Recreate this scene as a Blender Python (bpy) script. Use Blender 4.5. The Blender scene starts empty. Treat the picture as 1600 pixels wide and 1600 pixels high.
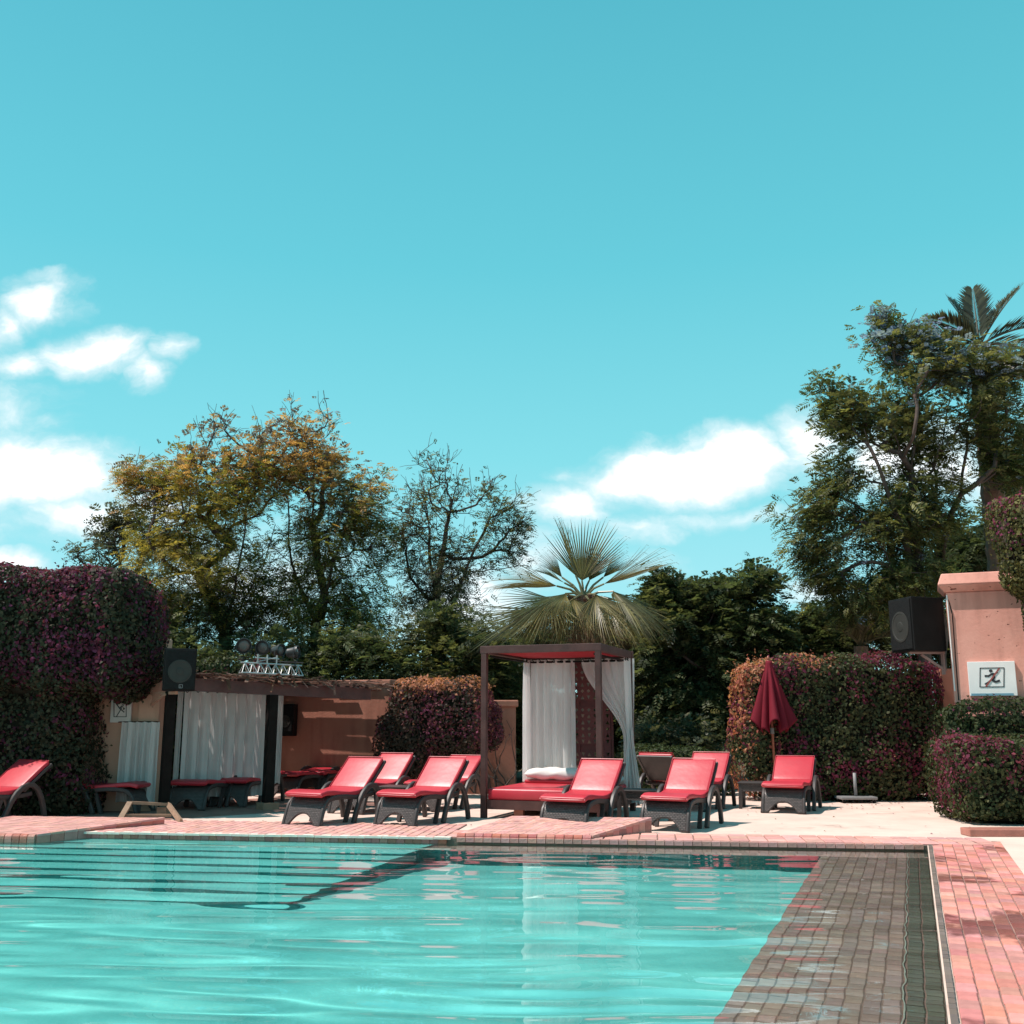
import bpy, math, random
import numpy as np
from mathutils import Vector, Matrix
R = math.radians
S = bpy.context.scene
C = S.collection
rng = np.random.default_rng(7)
random.seed(7)

# ------------------------------------------------------------------ camera
F, TH, EYE = 1600.0, math.atan(325 / 1600), 1.4
cd = bpy.data.cameras.new('camera')
cam = bpy.data.objects.new('camera', cd)
C.objects.link(cam)
cam.location = (0, 0, EYE)
cam.rotation_euler = (math.pi / 2 + TH, 0, 0)
cd.sensor_width = 36
cd.lens = 36.0
cd.clip_end = 6000
S.camera = cam

# ------------------------------------------------------------------ sky and sun
SUN_EL, SUN_BACK = 61.0, 7.0      # sun high on the left, a little behind the camera
sd = Vector((-math.cos(R(SUN_EL)) * math.cos(R(SUN_BACK)), -math.cos(R(SUN_EL)) * math.sin(R(SUN_BACK)), math.sin(R(SUN_EL))))
sl = bpy.data.lights.new('sun', 'SUN')
sl.energy = 5.0
sl.angle = R(0.5)
sl.color = (1.0, 0.915, 0.85)
so = bpy.data.objects.new('sun', sl)
so.rotation_euler = sd.to_track_quat('Z', 'Y').to_euler()
C.objects.link(so)
sl.cycles.is_caustics_light = True      # sunlight reaches the pool floor through the waves

W = bpy.data.worlds.new('World')
S.world = W
W.use_nodes = True
wt = W.node_tree
wt.nodes.clear()
class N:
    """tiny node helper"""
    def __init__(s, t): s.t = t
    def __call__(s, typ, *ins, **kw):
        n = s.t.nodes.new(typ)
        sock = kw.pop('inp', {})
        for k, v in kw.items(): setattr(n, k, v)
        for i, v in enumerate(ins):
            if v is not None: s.put(n.inputs[i], v)
        for k, v in sock.items(): s.put(n.inputs[k], v)
        return n
    def put(s, i, v):
        if hasattr(v, 'is_linked'): s.t.links.new(v, i)
        elif hasattr(v, 'outputs'): s.t.links.new(v.outputs[0], i)
        else:
            try: i.default_value = v
            except Exception:
                i.default_value = tuple(v) + (1,)
    def m(s, op, a, b=None, c=None, clamp=False):
        return s('ShaderNodeMath', a, b, c, operation=op, use_clamp=clamp).outputs[0]
    def v(s, op, a, b=None, c=None):
        n = s('ShaderNodeVectorMath', a, b, c, operation=op)
        return n.outputs[1] if op in ('LENGTH', 'DOT_PRODUCT', 'DISTANCE') else n.outputs[0]
    def mix(s, f, a, b, blend='MIX'):
        n = s.t.nodes.new('ShaderNodeMix'); n.data_type = 'RGBA'; n.blend_type = blend
        for k, x in (('Factor', f),): s.put(n.inputs[0], x)
        s.put(n.inputs[6], a); s.put(n.inputs[7], b)
        return n.outputs[2]
    def ramp(s, f, stops):
        n = s.t.nodes.new('ShaderNodeValToRGB'); s.put(n.inputs[0], f)
        e = n.color_ramp.elements
        while len(e) < len(stops): e.new(0.5)
        for q, (p, c) in zip(e, stops):
            q.position = p; q.color = tuple(c) + (1,) if len(c) == 3 else c
        return n.outputs[0]
    def rng(s, x, a, b, c=0.0, d=1.0, smooth=True):
        n = s('ShaderNodeMapRange', x, a, b, c, d)
        n.interpolation_type = 'SMOOTHSTEP' if smooth else 'LINEAR'
        return n.outputs[0]

def ray(u, v):
    up = (800 - v) / F
    return Vector(((u - 800) / F, math.cos(TH) - up * math.sin(TH), math.sin(TH) + up * math.cos(TH)))

n = N(wt)
sky = n('ShaderNodeTexSky')
sky.sky_type = 'NISHITA'
sky.sun_disc = False
sky.sun_elevation = R(SUN_EL)
sky.sun_rotation = math.atan2(sd.x, sd.y)
sky.air_density, sky.dust_density, sky.ozone_density = 1.0, 0.6, 1.5
SKY = 0.115
tint = n.mix(1.0, sky, (0.55, 1.05, 1.15, 1), 'MULTIPLY')
tc = n('ShaderNodeTexCoord')
dvec = n.v('NORMALIZE', tc.outputs['Generated'])
sep = n('ShaderNodeSeparateXYZ', dvec)
X, Y, Z = sep.outputs
grad = n.ramp(Z, [(0.0, (.40, .72, .74)), (.10, (.33, .68, .715)), (.25, (.20, .62, .655)), (.42, (.115, .52, .58)), (.62, (.078, .42, .49)), (1.0, (.045, .25, .33))])
hsv = n.mix(0.82, tint, n.mix(1.0, grad, (9.2, 9.2, 9.2, 1), 'MULTIPLY'))
ys = n.m('MAXIMUM', Y, 0.02)
gn = n('ShaderNodeCombineXYZ', n.m('DIVIDE', X, ys), n.m('DIVIDE', Z, ys), 0.0).outputs[0]
warp = n('ShaderNodeTexNoise', gn, inp={'Scale': 9.0, 'Detail': 5.0, 'Roughness': 0.6})
wv = n.v('MULTIPLY', n.v('SUBTRACT', warp.outputs['Color'], (0.5, 0.5, 0.5)), (0.10, 0.055, 0))
gw = n.v('ADD', gn, wv)
CL = [(65, 470, 80, 50, 1.25), (15, 500, 60, 45, 1.0), (150, 548, 95, 42, 1.15), (55, 562, 75, 30, .85), (228, 585, 42, 42, .75), (262, 548, 34, 32, .8),
      (20, 640, 110, 60, .62), (80, 650, 60, 22, .62), (60, 745, 180, 72, 1.35), (260, 790, 130, 60, .8), (120, 805, 150, 45, 1.1), (190, 730, 120, 45, .7), (0, 885, 80, 26, 1.1), (-150, 800, 160, 90, 1.2),
      (1262, 700, 100, 62, 1.5), (1160, 715, 110, 58, 1.5), (1050, 735, 120, 58, 1.4), (960, 760, 100, 42, 1.1), (890, 785, 80, 38, 1.0), (980, 825, 90, 30, .8), (840, 870, 70, 60, .85),
      (1130, 808, 150, 20, .55), (720, 950, 130, 80, .9), (1000, 900, 80, 40, .5), (1400, 720, 160, 70, 1.2), (1580, 740, 120, 80, .9), (1290, 930, 70, 24, .7), (880, 740, 40, 20, .5),
      (420, 900, 200, 90, .75), (1760, 640, 160, 70, 1.0)]
acc = None
for (u, v, ru, rv, s) in CL:
    r0 = ray(u, v); a, b = r0.x / r0.y, r0.z / r0.y
    rx = ray(u + ru, v); ry = ray(u, v - rv)
    sx = 1 / max(1e-4, abs(rx.x / rx.y - a)); sy = 1 / max(1e-4, abs(ry.z / ry.y - b))
    d = n.v('LENGTH', n.v('MULTIPLY_ADD', gw, (sx, sy, 0), (-a * sx, -b * sy, 0)))
    k = n.m('MAXIMUM', n.m('MULTIPLY', n.m('SUBTRACT', 1.25, d), s), 0.0)
    acc = k if acc is None else n.m('MAXIMUM', acc, k)
# the same broken cumulus goes on all round the horizon outside the frame
nz = n('ShaderNodeTexNoise', n.v('MULTIPLY', dvec, (1.6, 1.6, 4.0)), inp={'Scale': 1.7, 'Detail': 3.0, 'Roughness': 0.5}).outputs[0]
ring = n.m('MULTIPLY', n.rng(nz, 0.52, 0.70), n.m('MULTIPLY', n.rng(Z, 0.0, 0.06), n.m('SUBTRACT', 1.0, n.rng(Z, 0.25, 0.55))))
ring = n.m('MULTIPLY', ring, n.m('SUBTRACT', 1.0, n.rng(Y, 0.3, 0.55)))
acc = n.m('MAXIMUM', n.m('MULTIPLY', acc, n.rng(Y, 0.05, 0.3)), ring)
fbm = n('ShaderNodeTexNoise', n.v('MULTIPLY', gw, (1.0, 1.7, 1)), inp={'Scale': 8.0, 'Detail': 9.0, 'Roughness': 0.60, 'Distortion': 0.3}).outputs[0]
dens = n.m('ADD', n.m('MULTIPLY', acc, 0.9), n.m('MULTIPLY', n.m('SUBTRACT', fbm, 0.5), 2.3))
mask = n.rng(dens, -0.05, 1.15)
mask = n.m('MULTIPLY', mask, n.rng(acc, 0.0, 0.22))
mask = n.m('MULTIPLY', mask, 0.97)
ccol = n.ramp(n.m('MULTIPLY', dens, .5), [(.12, (5.2, 6.6, 7.0)), (.36, (7.0, 7.6, 7.8)), (.85, (16.0, 16.2, 16.4))])
skyc = n.mix(mask, hsv, ccol)
bg = n('ShaderNodeBackground', skyc, SKY)
wo = n('ShaderNodeOutputWorld', bg)

S.view_settings.view_transform = 'Standard'
S.view_settings.look = 'None'
S.view_settings.gamma = 1.0
S.view_settings.use_curve_mapping = False
S.view_settings.exposure = 0.30
S.render.engine = 'CYCLES'
S.cycles.use_denoising = True
S.cycles.max_bounces = 8
S.cycles.transparent_max_bounces = 24

# ------------------------------------------------------------------ helpers
def G(u, v, z=0.0):
    d = ray(u, v); t = (z - EYE) / d.z
    return Vector((d.x * t, d.y * t, z))
def A(u, v, y):
    d = ray(u, v); t = y / d.y
    return Vector((d.x * t, y, EYE + d.z * t))
def hit(u, v, p, e):
    """where the sight line meets the upright plane through p along e"""
    d = ray(u, v); nx, ny = -e[1], e[0]
    t = (p[0] * nx + p[1] * ny) / (d.x * nx + d.y * ny)
    return Vector((d.x * t, d.y * t, EYE + d.z * t))
def dpt(p): return p[1] * math.cos(TH) + (p[2] - EYE) * math.sin(TH)

def props(o, label=None, cat=None, group=None, kind=None):
    if label: o['label'] = label
    if cat: o['category'] = cat
    if group: o['group'] = group
    if kind: o['kind'] = kind
    return o
def thing(name, loc, label, cat, group=None, rz=0.0):
    o = bpy.data.objects.new(name, None)
    o.empty_display_size = 0.2
    C.objects.link(o)
    o.location = loc; o.rotation_euler = (0, 0, rz)
    return props(o, label, cat, group)
def link(name, me, mat, parent=None, off=True):
    o = bpy.data.objects.new(name, me)
    if mat is not None:
        for m_ in (mat if isinstance(mat, (list, tuple)) else [mat]): me.materials.append(m_)
    C.objects.link(o)
    if parent:
        o.parent = parent
        if off:      # geometry was written in world coordinates
            q = parent; t = Vector((0, 0, 0))
            while q: t += Vector(q.location); q = q.parent
            me.transform(Matrix.Translation(-t))
    return o
def copy_tree(o, parent=None):
    c = o.copy(); C.objects.link(c)
    if parent: c.parent = parent
    for ch in o.children: copy_tree(ch, c)
    return c

class MB:
    def __init__(s): s.v = []; s.f = []; s.uv = None
    def add(s, vs, fs):
        b = len(s.v)
        s.v += [tuple(p) for p in vs]
        s.f += [tuple(i + b for i in f) for f in fs]
        return s
    def box(s, c, size, M=None):
        hx, hy, hz = size[0] / 2, size[1] / 2, size[2] / 2
        vs = [Vector((x, y, z)) for z in (-hz, hz) for y in (-hy, hy) for x in (-hx, hx)]
        if M is not None: vs = [M @ p for p in vs]
        c = Vector(c)
        return s.add([p + c for p in vs], [(0, 2, 3, 1), (4, 5, 7, 6), (0, 1, 5, 4), (2, 6, 7, 3), (0, 4, 6, 2), (1, 3, 7, 5)])
    def beam(s, a, b, w, h, up=(0, 0, 1)):
        a, b = Vector(a), Vector(b); d = (b - a); L = d.length; d.normalize()
        sx = d.cross(Vector(up))
        if sx.length < 1e-4: sx = d.cross(Vector((1, 0, 0)))
        sx.normalize(); uz = sx.cross(d)
        M = Matrix((sx, d, uz)).transposed()
        return s.box((a + b) / 2, (w, L, h), M)
    def prism(s, poly, z0, z1):
        """poly in xy (counter-clockwise), z0/z1 number or list"""
        k = len(poly)
        za = z0 if isinstance(z0, (list, tuple)) else [z0] * k
        zb = z1 if isinstance(z1, (list, tuple)) else [z1] * k
        vs = [(p[0], p[1], za[i]) for i, p in enumerate(poly)] + [(p[0], p[1], zb[i]) for i, p in enumerate(poly)]
        fs = [tuple(range(k - 1, -1, -1)), tuple(range(k, 2 * k))] + [(i, (i + 1) % k, k + (i + 1) % k, k + i) for i in range(k)]
        return s.add(vs, fs)
    def tube(s, pts, rad, k=8, caps=True):
        pts = [Vector(p) for p in pts]
        rs = rad if isinstance(rad, (list, tuple)) else [rad] * len(pts)
        b = len(s.v); ref = None; prev = None
        for i, p in enumerate(pts):
            t = (pts[min(i + 1, len(pts) - 1)] - pts[max(i - 1, 0)]).normalized()
            if ref is None:
                ref = t.cross(Vector((0, 0, 1)))
                if ref.length < 1e-3: ref = t.cross(Vector((1, 0, 0)))
            ref = (ref - t * ref.dot(t)).normalized(); w = t.cross(ref)
            for j in range(k):
                an = 2 * math.pi * j / k
                s.v.append(tuple(p + (ref * math.cos(an) + w * math.sin(an)) * rs[i]))
        for i in range(len(pts) - 1):
            for j in range(k):
                s.f.append((b + i * k + j, b + i * k + (j + 1) % k, b + (i + 1) * k + (j + 1) % k, b + (i + 1) * k + j))
        if caps:
            s.f.append(tuple(b + j for j in range(k - 1, -1, -1)))
            e = b + (len(pts) - 1) * k
            s.f.append(tuple(e + j for j in range(k)))
        return s
    def lathe(s, prof, c=(0, 0, 0), k=16):
        b = len(s.v); c = Vector(c)
        for r_, z in prof:
            for j in range(k):
                an = 2 * math.pi * j / k
                s.v.append(tuple(c + Vector((r_ * math.cos(an), r_ * math.sin(an), z))))
        for i in range(len(prof) - 1):
            for j in range(k):
                s.f.append((b + i * k + j, b + i * k + (j + 1) % k, b + (i + 1) * k + (j + 1) % k, b + (i + 1) * k + j))
        s.f.append(tuple(b + j for j in range(k - 1, -1, -1)))
        e = b + (len(prof) - 1) * k
        s.f.append(tuple(e + j for j in range(k)))
        return s
    def sheet(s, rows):
        b = len(s.v); m_ = len(rows[0])
        for r_ in rows: s.v += [tuple(p) for p in r_]
        for i in range(len(rows) - 1):
            for j in range(m_ - 1):
                q = b + i * m_ + j
                s.f.append((q, q + 1, q + m_ + 1, q + m_))
        return s
    def slab(s, path, x0, x1, t):
        """a band following a (y,z) path, t thick, from x0 to x1"""
        n_ = len(path); up = []; dn = []
        for i, (y, z) in enumerate(path):
            a = path[max(i - 1, 0)]; c = path[min(i + 1, n_ - 1)]
            d = Vector((c[0] - a[0], c[1] - a[1])).normalized()
            nn = Vector((-d.y, d.x)) * t / 2
            up.append((y + nn.x, z + nn.y)); dn.append((y - nn.x, z - nn.y))
        b = len(s.v)
        for i in range(n_):
            s.v += [(x0, *up[i]), (x1, *up[i]), (x1, *dn[i]), (x0, *dn[i])]
        for i in range(n_ - 1):
            for j in range(4):
                q = b + 4 * i
                s.f.append((q + j, q + (j + 1) % 4, q + 4 + (j + 1) % 4, q + 4 + j))
        s.f.append((b + 3, b + 2, b + 1, b)); q = b + 4 * (n_ - 1)
        s.f.append((q, q + 1, q + 2, q + 3))
        return s
    def mesh(s, name, smooth=False):
        me = bpy.data.meshes.new(name)
        me.from_pydata(s.v, [], s.f)
        me.update()
        if smooth: me.shade_smooth()
        return me
    def build(s, name, mat, parent=None, smooth=False, off=True, bevel=0.0, auto=None):
        me = s.mesh(name, smooth)
        import bmesh
        bm = bmesh.new(); bm.from_mesh(me)
        bmesh.ops.recalc_face_normals(bm, faces=bm.faces)
        bm.to_mesh(me); bm.free()
        if auto is not None: me.shade_smooth(); me.set_sharp_from_angle(angle=R(auto))
        o = link(name, me, mat, parent, off)
        if bevel:
            m_ = o.modifiers.new('bevel', 'BEVEL'); m_.width = bevel; m_.segments = 2; m_.limit_method = 'ANGLE'
        return o

def np_quads(name, Q, cols, mat, parent=None):
    """Q (n,4,3) quads with one colour (n,3) each"""
    Q = np.asarray(Q, dtype=np.float32); n_ = len(Q)
    if parent is not None:
        t = np.zeros(3); q = parent
        while q: t += np.array(q.location); q = q.parent
        Q = Q - t.astype(np.float32)
    me = bpy.data.meshes.new(name)
    me.vertices.add(n_ * 4); me.vertices.foreach_set('co', Q.reshape(-1))
    me.loops.add(n_ * 4); me.loops.foreach_set('vertex_index', np.arange(n_ * 4, dtype=np.int32))
    me.polygons.add(n_); me.polygons.foreach_set('loop_start', np.arange(0, n_ * 4, 4, dtype=np.int32))
    if cols is not None:
        at = me.color_attributes.new('col', 'FLOAT_COLOR', 'POINT')
        cc = np.ones((n_, 4, 4), dtype=np.float32); cc[:, :, :3] = np.asarray(cols, dtype=np.float32)[:, None, :]
        at.data.foreach_set('color', cc.reshape(-1))
    me.update(calc_edges=True)
    me.materials.append(mat)
    o = bpy.data.objects.new(name, me); C.objects.link(o)
    if parent is not None: o.parent = parent
    return o

def nrm(a): return a / np.maximum(1e-9, np.linalg.norm(a, axis=-1, keepdims=True))
_wv = np.random.default_rng(3).normal(size=(12, 3)); _wp = np.random.default_rng(4).uniform(0, 6.28, 12)
def fnoise(P, freq, seed=0):
    """smooth noise about -1..1"""
    o = np.zeros(len(P))
    for i in range(6):
        k = _wv[(i + seed) % 12]
        o += np.sin(P @ (k * freq) + _wp[(i * 2 + seed) % 12] + 0.9 * np.sin(P @ (_wv[(i + 5 + seed) % 12] * freq * .6)))
    return o / 3.2
def leaf_quads(P, D, Nn, L, Wd, fold=0.25):
    D = nrm(D); Sd = nrm(np.cross(D, Nn)); Nn = nrm(np.cross(Sd, D))
    L = np.broadcast_to(L, (len(P),))[:, None]; Wd = np.broadcast_to(Wd, (len(P),))[:, None]
    return np.stack([P, P + D * L * .5 + Sd * Wd * .5 + Nn * Wd * fold, P + D * L, P + D * L * .5 - Sd * Wd * .5 + Nn * Wd * fold], 1)
def sprays(P, D, L, m_, wr, r_, spread=0.42):
    """feathery compound leaves: m_ pairs of leaflets on each axis"""
    D = nrm(D); n_ = len(P)
    up = np.array([0, 0, 1.0]) + r_.normal(0, .35, (n_, 3))
    Sd = nrm(np.cross(D, up)); L = np.broadcast_to(L, (n_,))[:, None]; out = []
    for k in range(m_):
        t = (k + .8) / m_
        c = P + D * L * t - np.array([0, 0, 1.0]) * L * .35 * t * t
        ll = L * spread * math.sin(math.pi * (.22 + .66 * t))
        for sg in (-1, 1):
            d = nrm(Sd * sg + D * .55 + r_.normal(0, .12, (n_, 3)) - np.array([0, 0, .18]))
            nn = nrm(np.cross(d, D) * sg + r_.normal(0, .2, (n_, 3)))
            w = nrm(np.cross(d, nn)) * ll * wr
            out.append(np.stack([c, c + d * ll * .5 + w, c + d * ll, c + d * ll * .5 - w], 1))
    return np.concatenate(out, 0)

# ------------------------------------------------------------------ materials
def newmat(name):
    m_ = bpy.data.materials.new(name); m_.use_nodes = True
    t = m_.node_tree; t.nodes.clear()
    return m_, N(t)
def M(name, col, rough=.6, var=.18, scale=6., bump=.15, bscale=40., spec=.35, col2=None, rand=0.0, coord='Object', patch=None, metal=0.0):
    """plain surface: two-scale colour variation, fine relief"""
    m_, k = newmat(name)
    tc_ = k('ShaderNodeTexCoord').outputs[coord]
    a = k('ShaderNodeTexNoise', tc_, inp={'Scale': scale, 'Detail': 6.0, 'Roughness': .62}).outputs[0]
    lo = tuple(c * (1 - var) for c in col); hi = tuple(min(1, c * (1 + var)) for c in col)
    if col2: hi = col2
    c = k.ramp(a, [(.28, lo), (.72, hi)])
    if patch:
        b = k('ShaderNodeTexNoise', tc_, inp={'Scale': patch[1], 'Detail': 7.0, 'Roughness': .7}).outputs[0]
        c = k.mix(k.rng(b, patch[2], patch[3]), c, tuple(patch[0]) + (1,))
    if rand:
        oi = k('ShaderNodeObjectInfo').outputs['Random']
        gi = k('ShaderNodeNewGeometry').outputs['Random Per Island']
        r_ = k.m('FRACT', k.m('ADD', oi, gi))
        c = k('ShaderNodeHueSaturation', inp={'Hue': k.m('ADD', .5, k.m('MULTIPLY', k.m('SUBTRACT', k.m('FRACT', k.m('MULTIPLY', r_, 7.3)), .5), .022)), 'Saturation': k.m('ADD', 1 - rand * .5, k.m('MULTIPLY', k.m('FRACT', k.m('MULTIPLY', r_, 3.7)), rand)), 'Value': k.m('ADD', 1 - rand, k.m('MULTIPLY', r_, 2 * rand)), 'Color': c}).outputs[0]
    p = k('ShaderNodeBsdfPrincipled', inp={'Base Color': c, 'Roughness': rough, 'Specular IOR Level': spec, 'Metallic': metal})
    if bump:
        h = k('ShaderNodeTexNoise', tc_, inp={'Scale': bscale, 'Detail': 5.0}).outputs[0]
        k.put(p.inputs['Normal'], k('ShaderNodeBump', inp={'Strength': bump, 'Distance': .01, 'Height': h}))
    k('ShaderNodeOutputMaterial', p)
    return m_
def leafmat(name, rough=.5, trans=.35, spec=.3):
    m_, k = newmat(name)
    c = k('ShaderNodeAttribute', attribute_name='col').outputs['Color']
    p = k('ShaderNodeBsdfPrincipled', inp={'Base Color': c, 'Roughness': rough, 'Specular IOR Level': spec})
    tr = k('ShaderNodeBsdfTranslucent', k.mix(1.0, c, (1.15, 1.2, .7, 1), 'MULTIPLY'))
    k('ShaderNodeOutputMaterial', k('ShaderNodeMixShader', trans, p, tr))
    return m_
def clothmat(name, col, trans=.35, thin=.0, rough=.8):
    m_, k = newmat(name)
    tc_ = k('ShaderNodeTexCoord').outputs['Object']
    a = k('ShaderNodeTexNoise', k.v('MULTIPLY', tc_, (1, 1, .35)), inp={'Scale': 5.0, 'Detail': 5.0}).outputs[0]
    c = k.ramp(a, [(.3, tuple(x * .9 for x in col)), (.7, col)])
    h = k('ShaderNodeTexWave', tc_, inp={'Scale': 120.0, 'Distortion': 1.0}).outputs[0]
    bp = k('ShaderNodeBump', inp={'Strength': .05, 'Distance': .004, 'Height': h}).outputs[0]
    d = k('ShaderNodeBsdfDiffuse', inp={'Color': c, 'Normal': bp})
    s_ = k('ShaderNodeMixShader', trans, d, k('ShaderNodeBsdfTranslucent', c))
    if thin: s_ = k('ShaderNodeMixShader', thin, s_, k('ShaderNodeBsdfTransparent'))
    k('ShaderNodeOutputMaterial', s_)
    return m_

m_deck = M('pale_deck_paving', (.64, .475, .405), .8, .13, 1.6, .45, 7., .2, patch=((.46, .31, .26), 1.3, .54, .72))
m_mortar = M('mortar', (.33, .19, .16), .9, .2, 9., .2, 80., .1)
m_soil = M('soil', (.10, .075, .05), .95, .4, 2., .5, 20., .1)
m_wicker_plain = M('dark_resin', (.052, .039, .037), .45, .2, 14., .08, 120., .4)
m_white = M('white_paint', (.78, .74, .72), .55, .05, 5., .05, 60.)
m_black = M('black_plastic', (.010, .009, .009), .6, .3, 5., .1, 200., .15)
m_grille = M('speaker_grille', (.013, .012, .012), .7, .3, 30., .3, 380., .12)
m_darkwood = M('dark_brown_wood', (.075, .030, .026), .5, .35, 5., .2, 60., .35)
m_darkpost = M('blackened_timber', (.013, .010, .009), .8, .35, 5., .2, 60., .06)
m_wood = M('pale_raw_wood', (.30, .19, .13), .7, .25, 7., .2, 60., .2)
m_polewood = M('varnished_wood', (.28, .085, .05), .4, .2, 8., .1, 60., .4)
m_grey = M('grey_metal', (.22, .21, .21), .45, .15, 12., .05, 60., .4)
m_alu = M('aluminium', (.50, .48, .47), .4, .1, 12., .04, 60., .5, metal=.6)
m_bark = M('bark', (.085, .060, .052), .9, .35, 5., .6, 30., .15)
m_barkd = M('dark_bark', (.060, .040, .034), .9, .35, 4., .6, 24., .15)
m_barkp = M('palm_bark', (.16, .10, .075), .9, .35, 7., .7, 30., .15)
m_leaf = leafmat('leaves', .5, .48)
m_leafd = leafmat('glossy_leaves', .58, .25, .15)
m_bract = leafmat('bracts', .6, .45, .2)
m_frond = leafmat('palm_leaf', .38, .25, .45)
kf = N(m_frond.node_tree); at_ = [q for q in m_frond.node_tree.nodes if q.type == 'ATTRIBUTE'][0]
tg = [l.to_socket for l in at_.outputs['Color'].links]
gi_ = kf('ShaderNodeNewGeometry').outputs['Random Per Island']
cv = kf('ShaderNodeHueSaturation', inp={'Hue': .5, 'Saturation': kf.m('ADD', .8, kf.m('MULTIPLY', kf.m('FRACT', kf.m('MULTIPLY', gi_, 5.3)), .3)), 'Value': kf.m('ADD', .45, kf.m('MULTIPLY', gi_, 1.15)), 'Color': at_.outputs['Color']}).outputs[0]
for s_ in tg: m_frond.node_tree.links.new(cv, s_)
m_core = M('hedge_inside', (.016, .014, .010), .95, .4, 6., .4, 20., .05)
m_red = M('red_vinyl', (.48, .024, .040), .42, .10, 3., .28, 9., .55)
m_redfab = M('red_canvas', (.155, .008, .018), .8, .12, 6., .12, 120., .2)
m_roofred = M('red_roof_canvas', (.34, .015, .026), .7, .1, 4., .1, 90., .2)
m_sheer = clothmat('white_sheer', (.92, .885, .87), .55, .12)
m_curtain = clothmat('grey_white_curtain', (.66, .63, .61), .30, .0)
m_pillow = clothmat('pillow_cloth', (.82, .77, .73), .15, .0)
m_gpillow = clothmat('grey_pillow_cloth', (.50, .47, .45), .15, .0)

def plaster(name, c1, c2, chips=True):
    m_, k = newmat(name)
    tc_ = k('ShaderNodeTexCoord').outputs['Object']
    a = k('ShaderNodeTexNoise', tc_, inp={'Scale': 1.3, 'Detail': 8.0, 'Roughness': .6}).outputs[0]
    c = k.ramp(a, [(.32, c1), (.68, c2)])
    b = k('ShaderNodeTexNoise', k.v('MULTIPLY', tc_, (3, 3, .5)), inp={'Scale': 1.5, 'Detail': 6.0}).outputs[0]
    c = k.mix(k.m('MULTIPLY', k.rng(b, .48, .75), .55), c, tuple(x * .62 for x in c1) + (1,))
    hgt = k('ShaderNodeTexNoise', tc_, inp={'Scale': 18.0, 'Detail': 6.0}).outputs[0]
    if chips:
        ch = k('ShaderNodeTexNoise', k.v('MULTIPLY', tc_, (1, 1, 1.8)), inp={'Scale': 7.5, 'Detail': 3.0, 'Roughness': .5}).outputs[0]
        cm = k.rng(ch, .665, .685)
        c = k.mix(cm, c, (.16, .06, .045, 1))
        hgt = k.m('SUBTRACT', hgt, k.m('MULTIPLY', cm, 1.5))
    p = k('ShaderNodeBsdfPrincipled', inp={'Base Color': c, 'Roughness': .85, 'Specular IOR Level': .2})
    k.put(p.inputs['Normal'], k('ShaderNodeBump', inp={'Strength': .35, 'Distance': .012, 'Height': hgt}))
    k('ShaderNodeOutputMaterial', p)
    return m_
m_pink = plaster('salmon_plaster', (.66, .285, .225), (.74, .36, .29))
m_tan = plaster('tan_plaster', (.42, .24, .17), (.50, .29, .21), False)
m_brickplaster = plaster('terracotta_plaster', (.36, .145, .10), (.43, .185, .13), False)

def brickmat(name, col, rand=.32, rough=.7, dark_patches=False):
    """fired pavers: every piece has its own tone; can carry darker, smoother patches"""
    m_ = M(name, col, rough, .16, 9., .35, 55., .3, rand=rand)
    if dark_patches:  # noise patches, darker and smoother than the rest
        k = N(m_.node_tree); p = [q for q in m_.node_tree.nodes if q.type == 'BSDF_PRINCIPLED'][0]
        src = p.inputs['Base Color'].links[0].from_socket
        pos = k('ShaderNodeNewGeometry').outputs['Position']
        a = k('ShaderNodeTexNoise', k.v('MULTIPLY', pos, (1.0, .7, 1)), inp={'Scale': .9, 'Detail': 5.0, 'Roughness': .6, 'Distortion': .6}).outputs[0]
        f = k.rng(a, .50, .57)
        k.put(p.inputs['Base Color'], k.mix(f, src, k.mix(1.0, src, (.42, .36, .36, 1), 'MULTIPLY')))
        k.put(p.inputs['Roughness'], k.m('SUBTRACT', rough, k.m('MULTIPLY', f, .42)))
    return m_
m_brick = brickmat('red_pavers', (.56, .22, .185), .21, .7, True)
m_brickfar = brickmat('pink_pavers', (.60, .30, .26), .16)
m_tileedge = brickmat('glazed_edge_tiles', (.50, .17, .14), .22, .35)
m_rim = brickmat('pale_rim_tiles', (.80, .61, .53), .08, .7)
m_rimd = brickmat('grey_rim_tiles', (.20, .145, .125), .2, .4)
m_caustic = M('painted_caustic', (.40, .37, .31), .6, .2, 9.)  # pale colour stands in for a caustic line of light
m_shelf = brickmat('brown_pool_tiles', (.41, .25, .215), .20, .6)
m_shelfbed = M('shelf_grout', (.30, .18, .15), .9, .2, 9., .2, 80., .1)
m_gutter = brickmat('olive_pool_tiles', (.165, .145, .115), .18, .6)

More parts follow.
